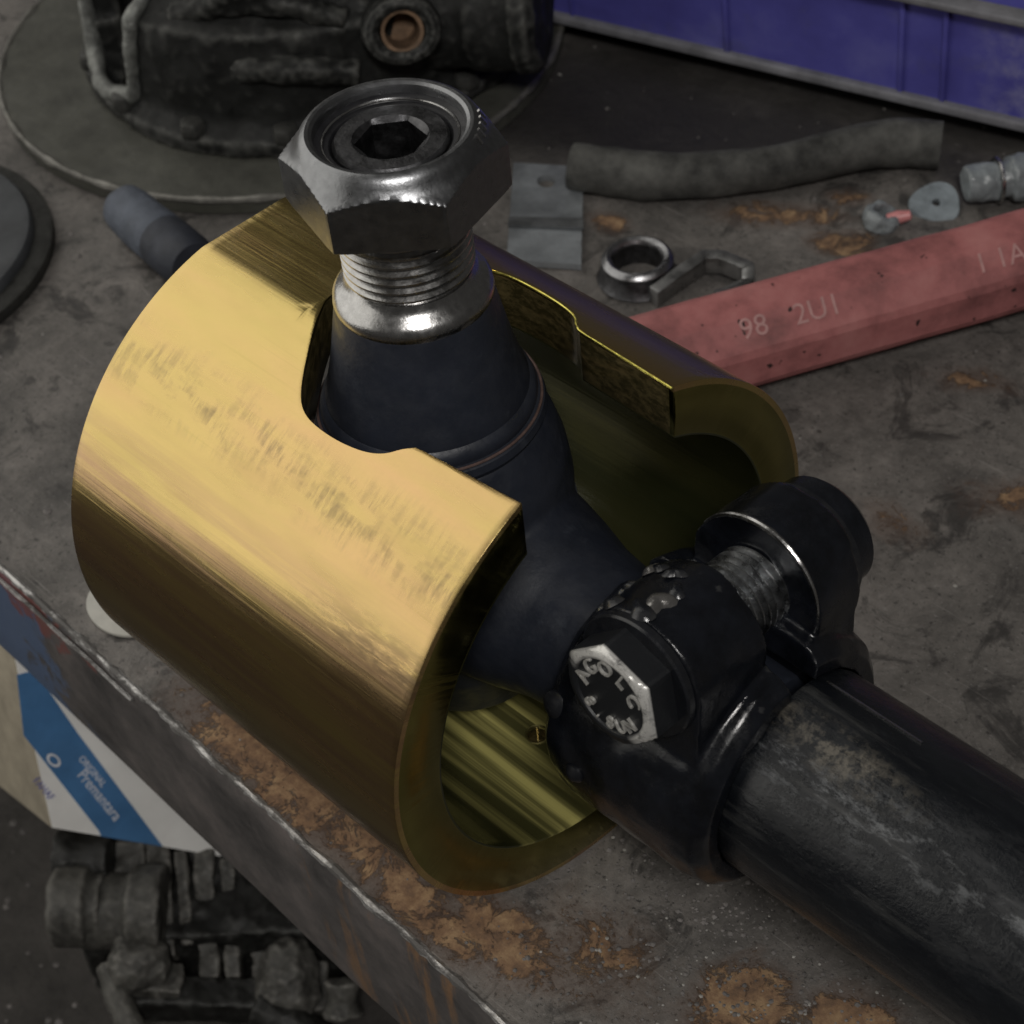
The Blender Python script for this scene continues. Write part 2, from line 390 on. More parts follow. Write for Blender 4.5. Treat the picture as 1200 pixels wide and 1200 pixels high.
def thing(name, label, cat, base, group=None):
    o = bpy.data.objects.new(name, None); COL.objects.link(o); o.location = Vector(base)*S
    o.empty_display_size = .01
    o['label'] = label; o['category'] = cat; o['_b'] = tuple(base)
    if group: o['group'] = group
    return o
def tag(o, label, cat, group=None):
    o['label'] = label; o['category'] = cat
    if group: o['group'] = group
    return o
def bevel(wd, seg=2, ang=35):
    def f(o):
        m = o.modifiers.new("b", 'BEVEL'); m.width = wd*S; m.segments = seg; m.limit_method = 'ANGLE'; m.angle_limit = math.radians(ang)
    return f
def remesh(vox, it=4, fac=.5):
    def f(o):
        m = o.modifiers.new("r", 'REMESH'); m.mode = 'VOXEL'; m.voxel_size = vox*S
        s = o.modifiers.new("s", 'SMOOTH'); s.iterations = it; s.factor = fac
    return f
def lumpy(vox, it, amp, scale, depth=2):
    def f(o):
        remesh(vox, it)(o)
        tx = bpy.data.textures.new("lump", 'CLOUDS'); tx.noise_scale = scale*S; tx.noise_depth = depth
        m = o.modifiers.new("d", 'DISPLACE'); m.texture = tx; m.strength = amp*S; m.mid_level = .5; m.texture_coords = 'LOCAL'
    return f
def frame(d):
    d = Vector(d).normalized()
    a = Vector((0, 0, 1)) if abs(d.z) < .9 else Vector((1, 0, 0))
    u = d.cross(a).normalized(); v = d.cross(u).normalized()
    return d, u, v
def revolve(bm, prof, origin, axis, seg=64, closed=False, wob=None):
    """prof: list of (radius, height along axis). closed: profile is a loop (ring)"""
    d, u, v = frame(axis); O = Vector(origin); rings = []
    for (r, h) in prof:
        if r <= 1e-6: rings.append([bm.verts.new(O + d*h)])
        else:
            ring = []
            for i in range(seg):
                a = 2*PI*i/seg; rr = r*(1 + (wob(a, h) if wob else 0))
                ring.append(bm.verts.new(O + d*h + u*(rr*math.cos(a)) + v*(rr*math.sin(a))))
            rings.append(ring)
    pairs = list(zip(rings, rings[1:])) + ([(rings[-1], rings[0])] if closed else [])
    for A, Bq in pairs:
        if len(A) == 1 and len(Bq) == 1: continue
        for i in range(seg):
            j = (i+1) % seg
            if len(A) == 1: bm.faces.new((A[0], Bq[i], Bq[j]))
            elif len(Bq) == 1: bm.faces.new((A[i], A[j], Bq[0]))
            else: bm.faces.new((A[i], A[j], Bq[j], Bq[i]))
    return bm
def prism(bm, poly, d):
    """poly: 3D points (a loop), extruded by vector d"""
    a = [bm.verts.new(Vector(q)) for q in poly]; b = [bm.verts.new(Vector(q)+Vector(d)) for q in poly]
    n = len(a)
    bm.faces.new(a); bm.faces.new(list(reversed(b)))
    for i in range(n):
        j = (i+1) % n; bm.faces.new((a[i], b[i], b[j], a[j]))
    return bm
def box(bm, c, s, rot=None):
    R = rot or Matrix.Identity(3); c = Vector(c); hx, hy, hz = (q/2 for q in s)
    lo = [c + R @ Vector((x, y, -hz)) for x, y in ((-hx, -hy), (hx, -hy), (hx, hy), (-hx, hy))]
    return prism(bm, lo, R @ Vector((0, 0, s[2])))
def tube(bm, pts, rad, seg=24, cap=True, wob=None):
    pts = [Vector(q) for q in pts]; n = len(pts); rings = []
    up = Vector((0, 0, 1))
    for i, q in enumerate(pts):
        d = (pts[min(i+1, n-1)] - pts[max(i-1, 0)]).normalized()
        u = d.cross(up).normalized(); v = u.cross(d)
        r = rad(i/(n-1)) if callable(rad) else rad
        rings.append([bm.verts.new(q + (u*math.cos(2*PI*k/seg) + v*math.sin(2*PI*k/seg))*r*(1 + (wob(i, k) if wob else 0))) for k in range(seg)])
    for A, Bq in zip(rings, rings[1:]):
        for k in range(seg):
            j = (k+1) % seg; bm.faces.new((A[k], A[j], Bq[j], Bq[k]))
    if cap: bm.faces.new(rings[0]); bm.faces.new(list(reversed(rings[-1])))
    return rings
def spline(ctrl, n):
    out = []; P = [Vector(c) for c in ctrl]; P = [P[0]*2-P[1]] + P + [P[-1]*2-P[-2]]
    m = len(P)-3
    for k in range(n):
        t = k/(n-1)*m; i = min(int(t), m-1); t -= i
        a, b, c, d = P[i:i+4]
        out.append(.5*((2*b) + (c-a)*t + (2*a-5*b+4*c-d)*t*t + (3*b-a-3*c+d)*t**3))
    return out
def NB(): return bmesh.new()
def text_mesh(bm, s, size, depth, M4):
    """print the string as raised letters; M4 maps letter plane (x right, y up, z out) in mm to the world"""
    cu = bpy.data.curves.new("t", 'FONT'); cu.body = s; cu.size = size; cu.extrude = depth; cu.align_x = 'CENTER'; cu.align_y = 'CENTER'; cu.resolution_u = 3
    o = bpy.data.objects.new("t", cu); COL.objects.link(o); bpy.context.view_layer.update()
    me = bpy.data.meshes.new_from_object(o.evaluated_get(bpy.context.evaluated_depsgraph_get()))
    me.transform(M4); bm.from_mesh(me)
    bpy.data.objects.remove(o); bpy.data.curves.remove(cu); bpy.data.meshes.remove(me)
def basis(x, y, z, o):
    m = Matrix.Identity(4)
    for i, c in enumerate((x, y, z)): m.col[i][:3] = Vector(c)
    m.translation = Vector(o); return m

# ------------------------------------------------------------------ setting: bench and floor
EA = math.radians(-1.33)                     # the bench edge runs almost along the sleeve
def edge_pt(x): return -39.2 - (x+60)*math.tan(-EA)
bm = NB()
prism(bm, [(-700, edge_pt(-700)+.6, -6), (300, edge_pt(300)+.6, -6), (300, 620, -6), (-700, 620, -6)], (0, 0, 6))
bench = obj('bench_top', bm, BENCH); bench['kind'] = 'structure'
# front apron with a slightly uneven face
bm = NB(); nx, nz = 160, 10; rows = []
for j in range(nz+1):
    z = -1.2 - 41.5*j/nz; row = []
    for i in range(nx+1):
        x = -420 + 560*i/nx
        y = edge_pt(x) + .35*mnoise.noise(Vector((x*.03, z*.05, 0))) + (.0 if j else .9) + (.8*max(0, (j-8)/2))
        row.append(bm.verts.new((x, y, z)))
    rows.append(row)
for a, b in zip(rows, rows[1:]):
    for i in range(nx): bm.faces.new((a[i], a[i+1], b[i+1], b[i]))
back = [bm.verts.new((v.co.x, v.co.y+6, -42.7)) for v in rows[-1]]
for i in range(nx): bm.faces.new((rows[-1][i], rows[-1][i+1], back[i+1], back[i]))
obj('front_apron', bm, FRONT, parent=bench)
# burred bright edge
pts = []; n = 420
for i in range(n):
    x = -420 + 560*i/(n-1)
    pts.append((x, edge_pt(x)+.15 + .35*mnoise.noise(Vector((x*.12, 3, 0))), -.35 + .35*mnoise.noise(Vector((x*.15, 9, 0)))))
bm = NB(); tube(bm, pts, lambda t: .8 + .55*mnoise.noise(Vector((t*90, 0, 0))) + .5*mnoise.noise(Vector((t*260, 5, 0))), 8)
obj('worn_edge', bm, EDGE, parent=bench)
pts = [(-420 + 330*i/100, edge_pt(-420 + 330*i/100) - .35, -4.6 + .2*math.sin(i)) for i in range(101)]
bm = NB(); tube(bm, pts, lambda t: .45 + .25*mnoise.noise(Vector((t*60, 2, 0))), 6)
obj('edge_weld_bead', bm, EDGE, parent=bench)

bm = NB(); prism(bm, [(-900, -900, -172), (500, -900, -172), (500, 700, -172), (-900, 700, -172)], (0, 0, 12))
fl = obj('floor', bm, FLOORM); fl['kind'] = 'structure'

# ------------------------------------------------------------------ gold sleeve
SL, R0, R1 = 77.0, 45.0, 35.9
def keyhole():
    pts = [(-SL + (SL-52.4)*i/14, 0.0) for i in range(14)]
    ctl = [(-52.2, 0.0), (-51.9, 2.6), (-51.5, 4.9), (-48.6, 9.4), (-45.6, 13.6), (-42.6, 17.6), (-40.2, 19.9), (-37.4, 21.0), (-33, 21.3), (-28.6, 21.0), (-25.2, 20.3), (-22.8, 19.2), (-21.0, 17.6), (-19.4, 16.5)]
    sp = spline([(x, y, 0) for x, y in ctl[2:]], 44)
    pts += ctl[:2] + [(q.x, q.y) for q in sp]
    for i in range(1, 15): pts.append((-19.4 + 19.4*i/14, 16.4 - 1.3*i/14))
    return pts
def make_sleeve():
    bm = NB(); N = 240; K = keyhole(); outer = []; inner = []
    fy = R0*math.sin(math.radians(10.5)); fz = R0*math.cos(math.radians(10.5))
    for (x, wd) in K:
        ro = []; ri = []
        for lst, rad in ((ro, R0), (ri, R1)):
            te = math.asin(wd/rad)
            for k in range(N+1):
                th = te + (2*PI-2*te)*k/N
                y, z = rad*math.sin(th), rad*math.cos(th)
                if rad == R0 and abs(y) < fy+.01 and z > 0: z = min(z, fz)
                lst.append(bm.verts.new((x, y, z+45)))
        outer.append(ro); inner.append(ri)
    for i in range(len(K)-1):
        for k in range(N):
            bm.faces.new((outer[i][k], outer[i][k+1], outer[i+1][k+1], outer[i+1][k]))
            bm.faces.new((inner[i][k], inner[i+1][k], inner[i+1][k+1], inner[i][k+1]))
        if K[i+1][1] > 0:
            for k in (0, N): bm.faces.new((outer[i][k], outer[i+1][k], inner[i+1][k], inner[i][k]))
    for r in (0, -1):
        for k in range(N): bm.faces.new((outer[r][k], outer[r][k+1], inner[r][k+1], inner[r][k]))
    # the drilled hole
    cb = NB(); revolve(cb, [(0, 2.6), (1.75, 2.6), (1.75, 9), (0, 9)], (-18.3, -1.4, 4.5), (0, 0, 1), 32)
    cme = bpy.data.meshes.new("cut")
    bmesh.ops.recalc_face_normals(cb, faces=cb.faces)
    for v in cb.verts: v.co = (v.co - Vector((-38, 0, 0)))*S
    cb.to_mesh(cme); cb.free(); co = bpy.data.objects.new("cut", cme); COL.objects.link(co)
    def mods(o):
        bevel(.55, 2, 40)(o)
        m = o.modifiers.new("h", 'BOOLEAN'); m.object = co; m.operation = 'DIFFERENCE'; m.solver = 'EXACT'
    o = obj('slotted_sleeve', bm, GOLD, (-38, 0, 0), mods=mods, smooth=28)
    bpy.data.objects.remove(co); bpy.data.meshes.remove(cme)
    rb_ = NB(); revolve(rb_, [(1.95+.22*math.cos(k*PI/4), 9.15+.22*math.sin(k*PI/4)) for k in range(8)], (-18.3, -1.4, 0), (0, 0, 1), 32, True)
    obj('drilled_hole_rim', rb_, STEEL_GOLD, (-38, 0, 0), o)
    K = [q for q in keyhole() if -46 < q[0]]
    bb_ = NB(); tube(bb_, [(x, wd - .12, 45 + math.sqrt(R0**2 - wd**2) - .22) for x, wd in K], lambda t: .24 + .16*mnoise.noise(Vector((t*30, 1, 0))), 8)
    obj('slot_glint', bb_, EDGE_GLINT, (-38, 0, 0), o)  # added bright tube that draws the highlight along one slot edge
    return tag(o, 'gold zinc plated steel sleeve with keyhole slot along its top', 'sleeve')
make_sleeve()

# ------------------------------------------------------------------ tie rod with ball joint, nut and clamp
TB = (-36, 0, 0)
rod = thing('tie_rod', 'black tie rod with ball joint, big hex nut and bolted clamp inside gold sleeve', 'tie rod', TB)
SX = -36.0
# forged housing with its shank, blended together
bm = NB()
revolve(bm, [(0, 12), (9, 12.5), (14, 17), (17.5, 27), (18.6, 38), (18.9, 49.0), (20.7, 50.2), (21.0, 58), (20.3, 64), (18.9, 69), (17.3, 72.4), (15.5, 74), (0, 74.2)], (SX, 0, 0), (0, 0, 1), 96)
revolve(bm, [(0, -30), (17, -28), (17, -20), (15.6, -14), (13.8, -8), (12.9, -2), (12.6, 6), (12.4, 30), (0, 30)], (0, 0, 45), (1, 0, 0), 72)
obj('housing', bm, BLUEBLK, TB, rod, 60, remesh(.55, 5))
bm = NB(); revolve(bm, [(18.7, 49.6), (21.05, 50.6), (21.3, 51.3), (20.7, 52.2), (18.7, 52.2)], (SX, 0, 0), (0, 0, 1), 120, True)
obj('housing_rim', bm, simple("rubbed_blue_grey", (.10, .11, .13), .4, .5, .3, 500, .3), TB, rod)
bm = NB(); revolve(bm, [(15.0, 72.8), (17.4, 72.9), (17.8, 73.8), (17.5, 75.0), (16.9, 75.4), (15.0, 75.4)], (SX, 0, 0), (0, 0, 1), 120, True)
obj('seal_lip', bm, BLUEBLK, TB, rod)
bm = NB(); revolve(bm, [(17.1+.24*math.cos(a), 75.5+.24*math.sin(a)) for a in [k*PI/4 for k in range(8)]], (SX, 0, 0), (0, 0, 1), 120, True)
obj('seal_wire', bm, ORANGE, TB, rod)
bm = NB(); revolve(bm, [(14, 75.2), (16.3, 75.3), (16.6, 76.4), (16.2, 77.6), (15.5, 78.2), (14, 78.2)], (SX, 0, 0), (0, 0, 1), 120, True)
obj('seal_collar', bm, BLUEBLK, TB, rod)
# tapered stud with collar
bm = NB(); revolve(bm, [(0, 70), (15.2, 70), (15.5, 77.8), (15.45, 78.9), (14.9, 80.6), (14.1, 83.4), (13.3, 87), (12.6, 90.5), (12.0, 93.6), (11.6, 95.4), (0, 95.4)], (SX, 0, 0), (0, 0, 1), 120)
obj('tapered_stud', bm, BLUEBLK, TB, rod, 50)
bm = NB(); revolve(bm, [(0, 95.2), (11.5, 95.2), (11.75, 95.9), (11.6, 97.0), (10.9, 98.0), (10.0, 98.5), (9.4, 99.4), (9.1, 100.2), (0, 100.2)], (SX, 0, 0), (0, 0, 1), 120)
obj('stud_collar', bm, STEEL, TB, rod, 50)
# thread: a real helix
def helix(bm, O, axis, r0, r1, h0, h1, pitch, seg=72):
    d, u, v = frame(axis); O = Vector(O); prev = None; n = int((h1-h0)/pitch*seg)
    for i in range(n+1):
        a = 2*PI*i/seg; h = h0 + pitch*i/seg
        dirv = u*math.cos(a) + v*math.sin(a)
        cur = [bm.verts.new(O + d*(h + dh*pitch) + dirv*r) for r, dh in ((r0, 0), (r1, .36), (r1, .56), (r0, .92))]
        if prev:
            for k in range(3): bm.faces.new((prev[k], cur[k], cur[k+1], prev[k+1]))
        prev = cur
bm = NB(); revolve(bm, [(0, 99), (8.75, 99), (8.75, 109), (0, 109)], (SX, 0, 0), (0, 0, 1), 96)
helix(bm, (SX, 0, 0), (0, 0, 1), 8.72, 9.5, 99.6, 114.6, 1.45)
obj('threaded_neck', bm, STEEL, TB, rod, 30, fix=False)
# stud end with hex socket
bm = NB(); n = 96; D = []
hexr = lambda a, c: c*math.cos(PI/6)/math.cos(((a + PI/6) % (PI/3)) - PI/6)
prof = [(8.0, 106, 0), (8.0, 121.4, 0), (7.6, 122.0, 0), (5.3, 122.0, 0), (4.75, 121.4, 1), (4.75, 109.5, 1)]
for r, h, hx in prof:
    D.append([bm.verts.new((SX + (hexr(2*PI*k/n, 5.0) if hx else r)*math.cos(2*PI*k/n + .35), (hexr(2*PI*k/n, 5.0) if hx else r)*math.sin(2*PI*k/n + .35), h)) for k in range(n)])
for A, Bq in zip(D, D[1:]):
    for k in range(n): bm.faces.new((A[k], A[(k+1) % n], Bq[(k+1) % n], Bq[k]))
bm.faces.new(D[-1])
obj('socket_stud_end', bm, DARKST, TB, rod, 30)
# nut: hexagon cut by a cone above and below, raised collar with nylon ring
def hexnut(bm, cx, cy, prof_top, prof_bot, rc, z0, z1, a0, bore, seg=720):
    """intersect hexagon of corner radius rc with turned end profiles; z0..z1 full height"""
    def hx(a): return rc*math.cos(PI/6)/math.cos(((a - a0 + PI/6) % (PI/3)) - PI/6)
    levels = prof_bot + prof_top
    rows = []
    for (r, z) in levels:
        rows.append([bm.verts.new((cx + min(r, hx(2*PI*k/seg))*math.cos(2*PI*k/seg), cy + min(r, hx(2*PI*k/seg))*math.sin(2*PI*k/seg), z)) for k in range(seg)])
    for A, Bq in zip(rows, rows[1:]):
        for k in range(seg): bm.faces.new((A[k], A[(k+1) % seg], Bq[(k+1) % seg], Bq[k]))
a0 = math.radians(-46)
top = [(15.8, 119.7), (15.4, 119.95), (15.0, 120.2), (14.6, 120.45), (14.2, 120.72), (13.85, 121.0), (13.5, 121.35), (13.15, 121.8), (12.8, 122.4), (12.45, 123.0), (12.0, 123.55), (11.4, 123.85), (10.9, 123.8), (10.45, 123.5), (10.25, 123.0), (10.25, 117)]
bot = [(9.2, 113), (14.9, 113), (15.2, 113.05), (15.6, 113.2), (16.1, 113.5)]
bm = NB(); hexnut(bm, SX, 0, top, bot, 15.65, 113, 124, a0, 9)
nut = obj('hex_nut', bm, NUTST, TB, rod, 26)
bm = NB(); revolve(bm, [(8.15, 118), (8.15, 121.0), (8.5, 121.5), (9.2, 121.6), (9.55, 122.1), (10.3, 122.3), (10.25, 118)], (SX, 0, 0), (0, 0, 1), 96, True)
obj('locking_ring', bm, NYLON, TB, nut)
bm = NB(); revolve(bm, [(9.3+.16*math.cos(a), 121.95+.16*math.sin(a)) for a in [k*PI/3 for k in range(6)]], (SX, 0, 0), (0, 0, 1), 96, True)
obj('ring_lip', bm, STEEL, TB, nut)
bm = NB()                                        # stamped tick marks on the collar
for k in range(5):
    a = math.radians(28 + 7.0*k)
    R = Matrix.Rotation(a, 3, 'Z')
    box(bm, (SX + 12.5*math.cos(a), 12.5*math.sin(a), 122.95), (1.5, .45, .5), R @ Matrix.Rotation(math.radians(58), 3, 'Y'))
obj('stamped_marks', bm, STEEL, TB, nut)

# tube
bm = NB()
revolve(bm, [(0, 33.5), (14.5, 33.5), (15.9, 34.3), (16.2, 35.2)] + [(16.2, 35.2 + 6*i) for i in range(1, 40)] + [(0, 270)], (0, 0, 45), (1, 0, 0), 96,
        wob=lambda a, h: .006*mnoise.noise(Vector((math.cos(a)*2, math.sin(a)*2, h*.06))))
obj('rod_tube', bm, TUBE, TB, rod, 40)
bm = NB(); prism(bm, [(36.0, 5.2, 60.3), (52, 5.0, 60.4), (52, 5.4, 60.2), (36.0, 5.6, 60.1)], (0, 0, .25)); obj('tube_scratch', bm, STEEL, TB, rod)

# clamp (built upright about the rod axis, then turned 10 degrees)
PH = Matrix.Rotation(math.radians(-5), 4, 'X'); AX = Matrix.Translation(Vector((0, 0, 45)))
TURN = AX @ PH @ AX.inverted()
BZ = 45 + 22.9; BX = 20.9
bm = NB()
# band with a slit on top
nb = 72; prof = [(16.3, 4.5), (18.6, 4.0), (20.6, 6.0), (21.2, 9.0), (21.2, 30.0), (20.6, 33.2), (18.8, 35.0), (16.3, 35.0)]
rings = []
for i in range(nb+1):
    a = math.radians(9 + (342)*i/nb)
    rings.append([bm.verts.new((x, r*math.sin(a), 45 + r*math.cos(a))) for r, x in prof])
for A, Bq in zip(rings, rings[1:]):
    for k in range(len(prof)):
        j = (k+1) % len(prof); bm.faces.new((A[k], A[j], Bq[j], Bq[k]))
bm.faces.new(rings[0]); bm.faces.new(list(reversed(rings[-1])))
def lug(bm, y0, y1, rad, cx=BX, cz=BZ):
    arc = [(cx + rad*math.cos(t), cz + rad*math.sin(t)) for t in [PI*k/28 for k in range(29)]]
    poly = [(cx+rad, 55)] + arc + [(cx-rad, 55)]
    prism(bm, [(x, y0, z) for x, z in poly], (0, y1-y0, 0))
lug(bm, 6.0, 15.6, 11.2)
lug(bm, -17.6, -3.6, 10.2, BX, BZ-.4)
for v in bm.verts: v.co = TURN @ v.co
cl = obj('clamp', bm, CLAMPB, TB, rod, 60, lumpy(.42, 3, .9, 8, 1))
# forged ridge of the near lug and worn arc of the far lug
bm = NB(); arcp = []
for k in range(33):
    t = math.radians(150 - 150*k/32)
    arcp.append(TURN @ Vector((BX + 11.05*math.cos(t), 6.15, BZ + 11.05*math.sin(t))))
tube(bm, arcp, lambda t: .2 + .34*math.sin(PI*min(1, t*1.1)) * (.8 + .5*mnoise.noise(Vector((t*25, 0, 0)))), 8)
obj('rubbed_lug_edge', bm, STEEL, TB, cl)
rs = random.Random(3)
for k in range(11):                                # added bumps and two bright beads that give the lug its glints
    t = math.radians(rs.uniform(70, 165)); yy = rs.uniform(-16.5, -5.5); r_ = rs.uniform(.8, 2.2)
    q = TURN @ Vector((BX + 10.5*math.cos(t), yy, BZ - .4 + 10.5*math.sin(t)))
    bm = NB(); d_ = TURN.to_3x3() @ Vector((math.cos(t), rs.uniform(-.3, .3), math.sin(t)))
    revolve(bm, [(0, .30*r_), (.35*r_, .27*r_), (.7*r_, .12*r_), (r_, -.3*r_), (0, -.5*r_)], q, d_, 20, wob=lambda a, h: .30*math.sin(2*a + k) + .15*math.sin(3*a + 2*k))
    obj('glint_bead', bm, GLINT if k in (2, 7) else CLAMPB, TB, cl, 60)
bm = NB()
for (x, y, z, s) in [(6.5, -19.5, 52, 2.1), (12, -21.3, 43, 1.6)]:
    revolve(bm, [(0, .9), (s*.5, .75), (s, 0), (s, -2), (0, -2)], TURN @ Vector((x, y, z)), TURN.to_3x3() @ Vector((0, y, z-45)), 20)
obj('forging_pip', bm, BLACK, TB, cl)
# bolt
bd = (TURN.to_3x3() @ Vector((0, -1, 0)))
bc = TURN @ Vector((BX, -23.0, BZ))
def bolt_head():
    bm = NB(); rc = 8.35; seg = 144
    def hx(a): return rc*math.cos(PI/6)/math.cos(((a - math.radians(12) + PI/6) % (PI/3)) - PI/6)
    lev = [(7.9, 5.2), (rc+.1, 4.9), (rc+.1, -.1), (8.0, -.45), (7.65, -.75), (7.25, -1.0), (6.5, -1.15), (6.1, -1.05), (5.9, -.75), (0, -.7)]
    rows = []
    for r, y in lev:
        if r == 0: rows.append([bm.verts.new((0, y, 0))]); continue
        rows.append([bm.verts.new((min(r, hx(2*PI*k/seg))*math.cos(2*PI*k/seg), y, min(r, hx(2*PI*k/seg))*math.sin(2*PI*k/seg))) for k in range(seg)])
    for A, Bq in zip(rows, rows[1:]):
        for k in range(seg):
            if len(Bq) == 1: bm.faces.new((A[k], A[(k+1) % seg], Bq[0]))
            else: bm.faces.new((A[k], A[(k+1) % seg], Bq[(k+1) % seg], Bq[k]))
    return bm
bm = bolt_head()
for v in bm.verts: v.co = v.co + Vector(TB)
bh = obj('clamp_bolt', bm, BOLTM, TB, rod, 24)
bh.location = (bc - Vector(TB))*S
bh.rotation_euler = (math.radians(-5), 0, 0)
bh['_b'] = (0, 0, 0)
bm = NB()
def arc_text(bm, s, r, ac, step, size, flip):
    for i, ch in enumerate(s):
        if ch == ' ': continue
        a = math.radians(ac + (i-(len(s)-1)/2)*(step if flip else -step))
        rad = Vector((math.cos(a), 0, math.sin(a))); tan = Vector((math.sin(a), 0, -math.cos(a)))
        if flip: x, y = -tan, -rad
        else: x, y = tan, rad
        text_mesh(bm, ch, size, .28, basis(x, y, (0, -1, 0), rad*r + Vector((0, -.85, 0))))
arc_text(bm, "AGOLC", 4.7, 100, 36, 3.3, False)
arc_text(bm, "8.8UN", 4.75, -86, 25, 2.9, True)
me = bpy.data.meshes.new('head_lettering'); bm.transform(Matrix.Scale(S, 4)); bm.to_mesh(me); bm.free()
me.materials.append(simple("rubbed_lettering", (.60, .59, .56), .42, .6, .25, 900, .3))
lt = bpy.data.objects.new('head_lettering', me); COL.objects.link(lt); lt.parent = bh
def along(bm):
    for v in bm.verts: v.co = TURN @ v.co
    return bm
bm = NB(); revolve(bm, [(0, 0), (5.3, 0), (5.3, 38), (0, 38)], (BX, -17.4, BZ), (0, 1, 0), 48); helix(bm, (BX, -17.4, BZ), (0, 1, 0), 5.25, 6.3, 12.0, 38, 1.35, 48)
obj('bolt_shank', along(bm), BTHREAD, TB, rod, 30, fix=False)
bm = NB(); revolve(bm, [(0, 0), (9.3, 0), (9.6, .3), (9.6, 1.3), (9.3, 1.6), (0, 1.6)], (BX, -19.0, BZ), (0, 1, 0), 64)
obj('washer', along(bm), CLAMPB, TB, rod, 30)
bm = NB()
hexp = [(BX + 9.0*math.cos(math.radians(20+60*k)), 14.6, BZ + 9.0*math.sin(math.radians(20+60*k))) for k in range(6)]
revolve(bm, [(0, 14.4), (10.2, 14.4), (10.2, 16.2), (9.0, 16.8), (8.9, 20.6), (8.0, 21.6), (4.5, 21.7), (4.3, 23.5), (0, 23.6)], (BX, 1.0, BZ), (0, 1, 0), 48)
obj('clamp_nut', along(bm), CLAMPB, TB, rod, 30)

# ------------------------------------------------------------------ red octagonal bar
ba = 1.1; bu = Vector((math.cos(ba), math.sin(ba), 0)); bn = Vector((-bu.y, bu.x, 0)); bp = Vector((-43.0, 130, 10.4))
bu_start = bp - bu*62
def bar_bm():
    bm = NB(); rows = []; c = 10.9; n = 70
    for i in range(n+1):
        o = bu_start + bu*(i/n*330)
        ring = []
        for k in range(8):
            for off in (-.05, .05):
                a = 2*PI*(k+.5)/8 + off*1.6
                q = o + bn*(c*math.cos(a)) + Vector((0, 0, c*math.sin(a)*.99))
                q += Vector((0, 0, 1))*(.18*mnoise.noise(q*.12)) + bn*(.18*mnoise.noise(q*.11 + Vector((9, 0, 0))))
                ring.append(bm.verts.new(q))
        rows.append(ring)
    for A, Bq in zip(rows, rows[1:]):
        for k in range(16): bm.faces.new((A[k], A[(k+1) % 16], Bq[(k+1) % 16], Bq[k]))
    bm.faces.new(rows[0]); bm.faces.new(list(reversed(rows[-1])))
    return bm
RB = (bp.x, bp.y, 0)
rbar = thing('red_bar', 'red painted octagonal steel bar with stamped letters behind gold sleeve', 'bar', RB)
obj('bar_shaft', bar_bm(), RED, RB, rbar, 14)
fn = (-bn*math.sin(PI/4) + Vector((0, 0, math.cos(PI/4)))).normalized()      # upper front facet
fo = 10.9*math.cos(PI/8)
yv = fn.cross(bu)
for nm, grp in (('stamped_number', (("98", -33.5, 6.2), ("2U1", -19.5, 6.2))), ('stamped_word', (("1 1AUT 1", 28, 6.0),))):
    bm = NB()
    for st, al, sz in grp: text_mesh(bm, st, sz, .35, basis(bu, yv, fn, bp + bu*al + fn*(fo+.15) + yv*1.0))
    o = obj(nm, bm, REDL, RB, rbar, 30, fix=False); o['kind'] = 'stuff'

# ------------------------------------------------------------------ hose
ctrl = [(-133.5, 128.0, 6.2), (-125, 132.5, 5.6), (-115.5, 138.0, 5.4), (-103.5, 149.0, 5.4), (-93.5, 162.0, 5.4), (-84.5, 177.0, 5.8), (-78, 184.0, 5.8), (-71, 188.5, 5.6)]
pts = spline(ctrl, 70)
bm = NB()
rg = tube(bm, pts, lambda t: 5.5 + .35*math.sin(t*9) + .3*mnoise.noise(Vector((t*14, 0, 0))), 28, False, lambda i, k: .05*mnoise.noise(Vector((i*.15, k*.5, 1))))
inn = tube(bm, pts[:6], 3.9, 28, True)
for k in range(28): bm.faces.new((rg[0][k], rg[0][(k+1) % 28], inn[0][(k+1) % 28], inn[0][k]))
bm.faces.new(rg[-1])
hb = (-103, 149, 0)
tag(obj('rubber_hose', bm, RUBBER, hb, smooth=60), 'short length of dusty grey rubber hose lying before blue crate', 'hose')

# ------------------------------------------------------------------ galvanised plate
bm = NB()
def plate_pt(u, v, z):        # u across, v towards the camera
    a = Vector((-150.5, 124.8, 0)); U = Vector((14.7, 9.3, 0)); Vv = Vector((26.6, -28.9, 0))
    q = a + U*u + Vv*v; q.z = z; return q
outl = [(0, 0), (1, 0)] + [(1 + .022*mnoise.noise(Vector((k*1.7, 0, 0))), k/14) for k in range(1, 14)] + [(1, 1.0), (0, 1.0)]
hole = [(.48 + .13*math.cos(t), .18 + .065*math.sin(t)) for t in [2*PI*k/16 for k in range(16)]]
for z in (0.0, 1.6):
    ov = [bm.verts.new(plate_pt(u, v, z + (1.0*max(0, v-.55)))) for u, v in outl]; hv = [bm.verts.new(plate_pt(u, v, z)) for u, v in hole]
    es = [bm.edges.new((L[i], L[(i+1) % len(L)])) for L in (ov, hv) for i in range(len(L))]
    bmesh.ops.triangle_fill(bm, use_beauty=True, edges=es)
    if z == 0: lo, lh = ov, hv
for A, Bq in ((lo, ov), (lh, hv)):
    for i in range(len(A)):
        j = (i+1) % len(A); bm.faces.new((A[i], A[j], Bq[j], Bq[i]))
pbase = (-128, 115, 0)
pl = thing('metal_plate', 'grey galvanised metal plate with small hole, beside the hose end', 'plate', pbase)
obj('plate_sheet', bm, GALV, pbase, pl, 25)
bm = NB(); r = [plate_pt(-.01, .60, 2.0), plate_pt(1.02, .57, 2.0), plate_pt(1.02, .66, 2.0), plate_pt(-.01, .69, 2.0)]
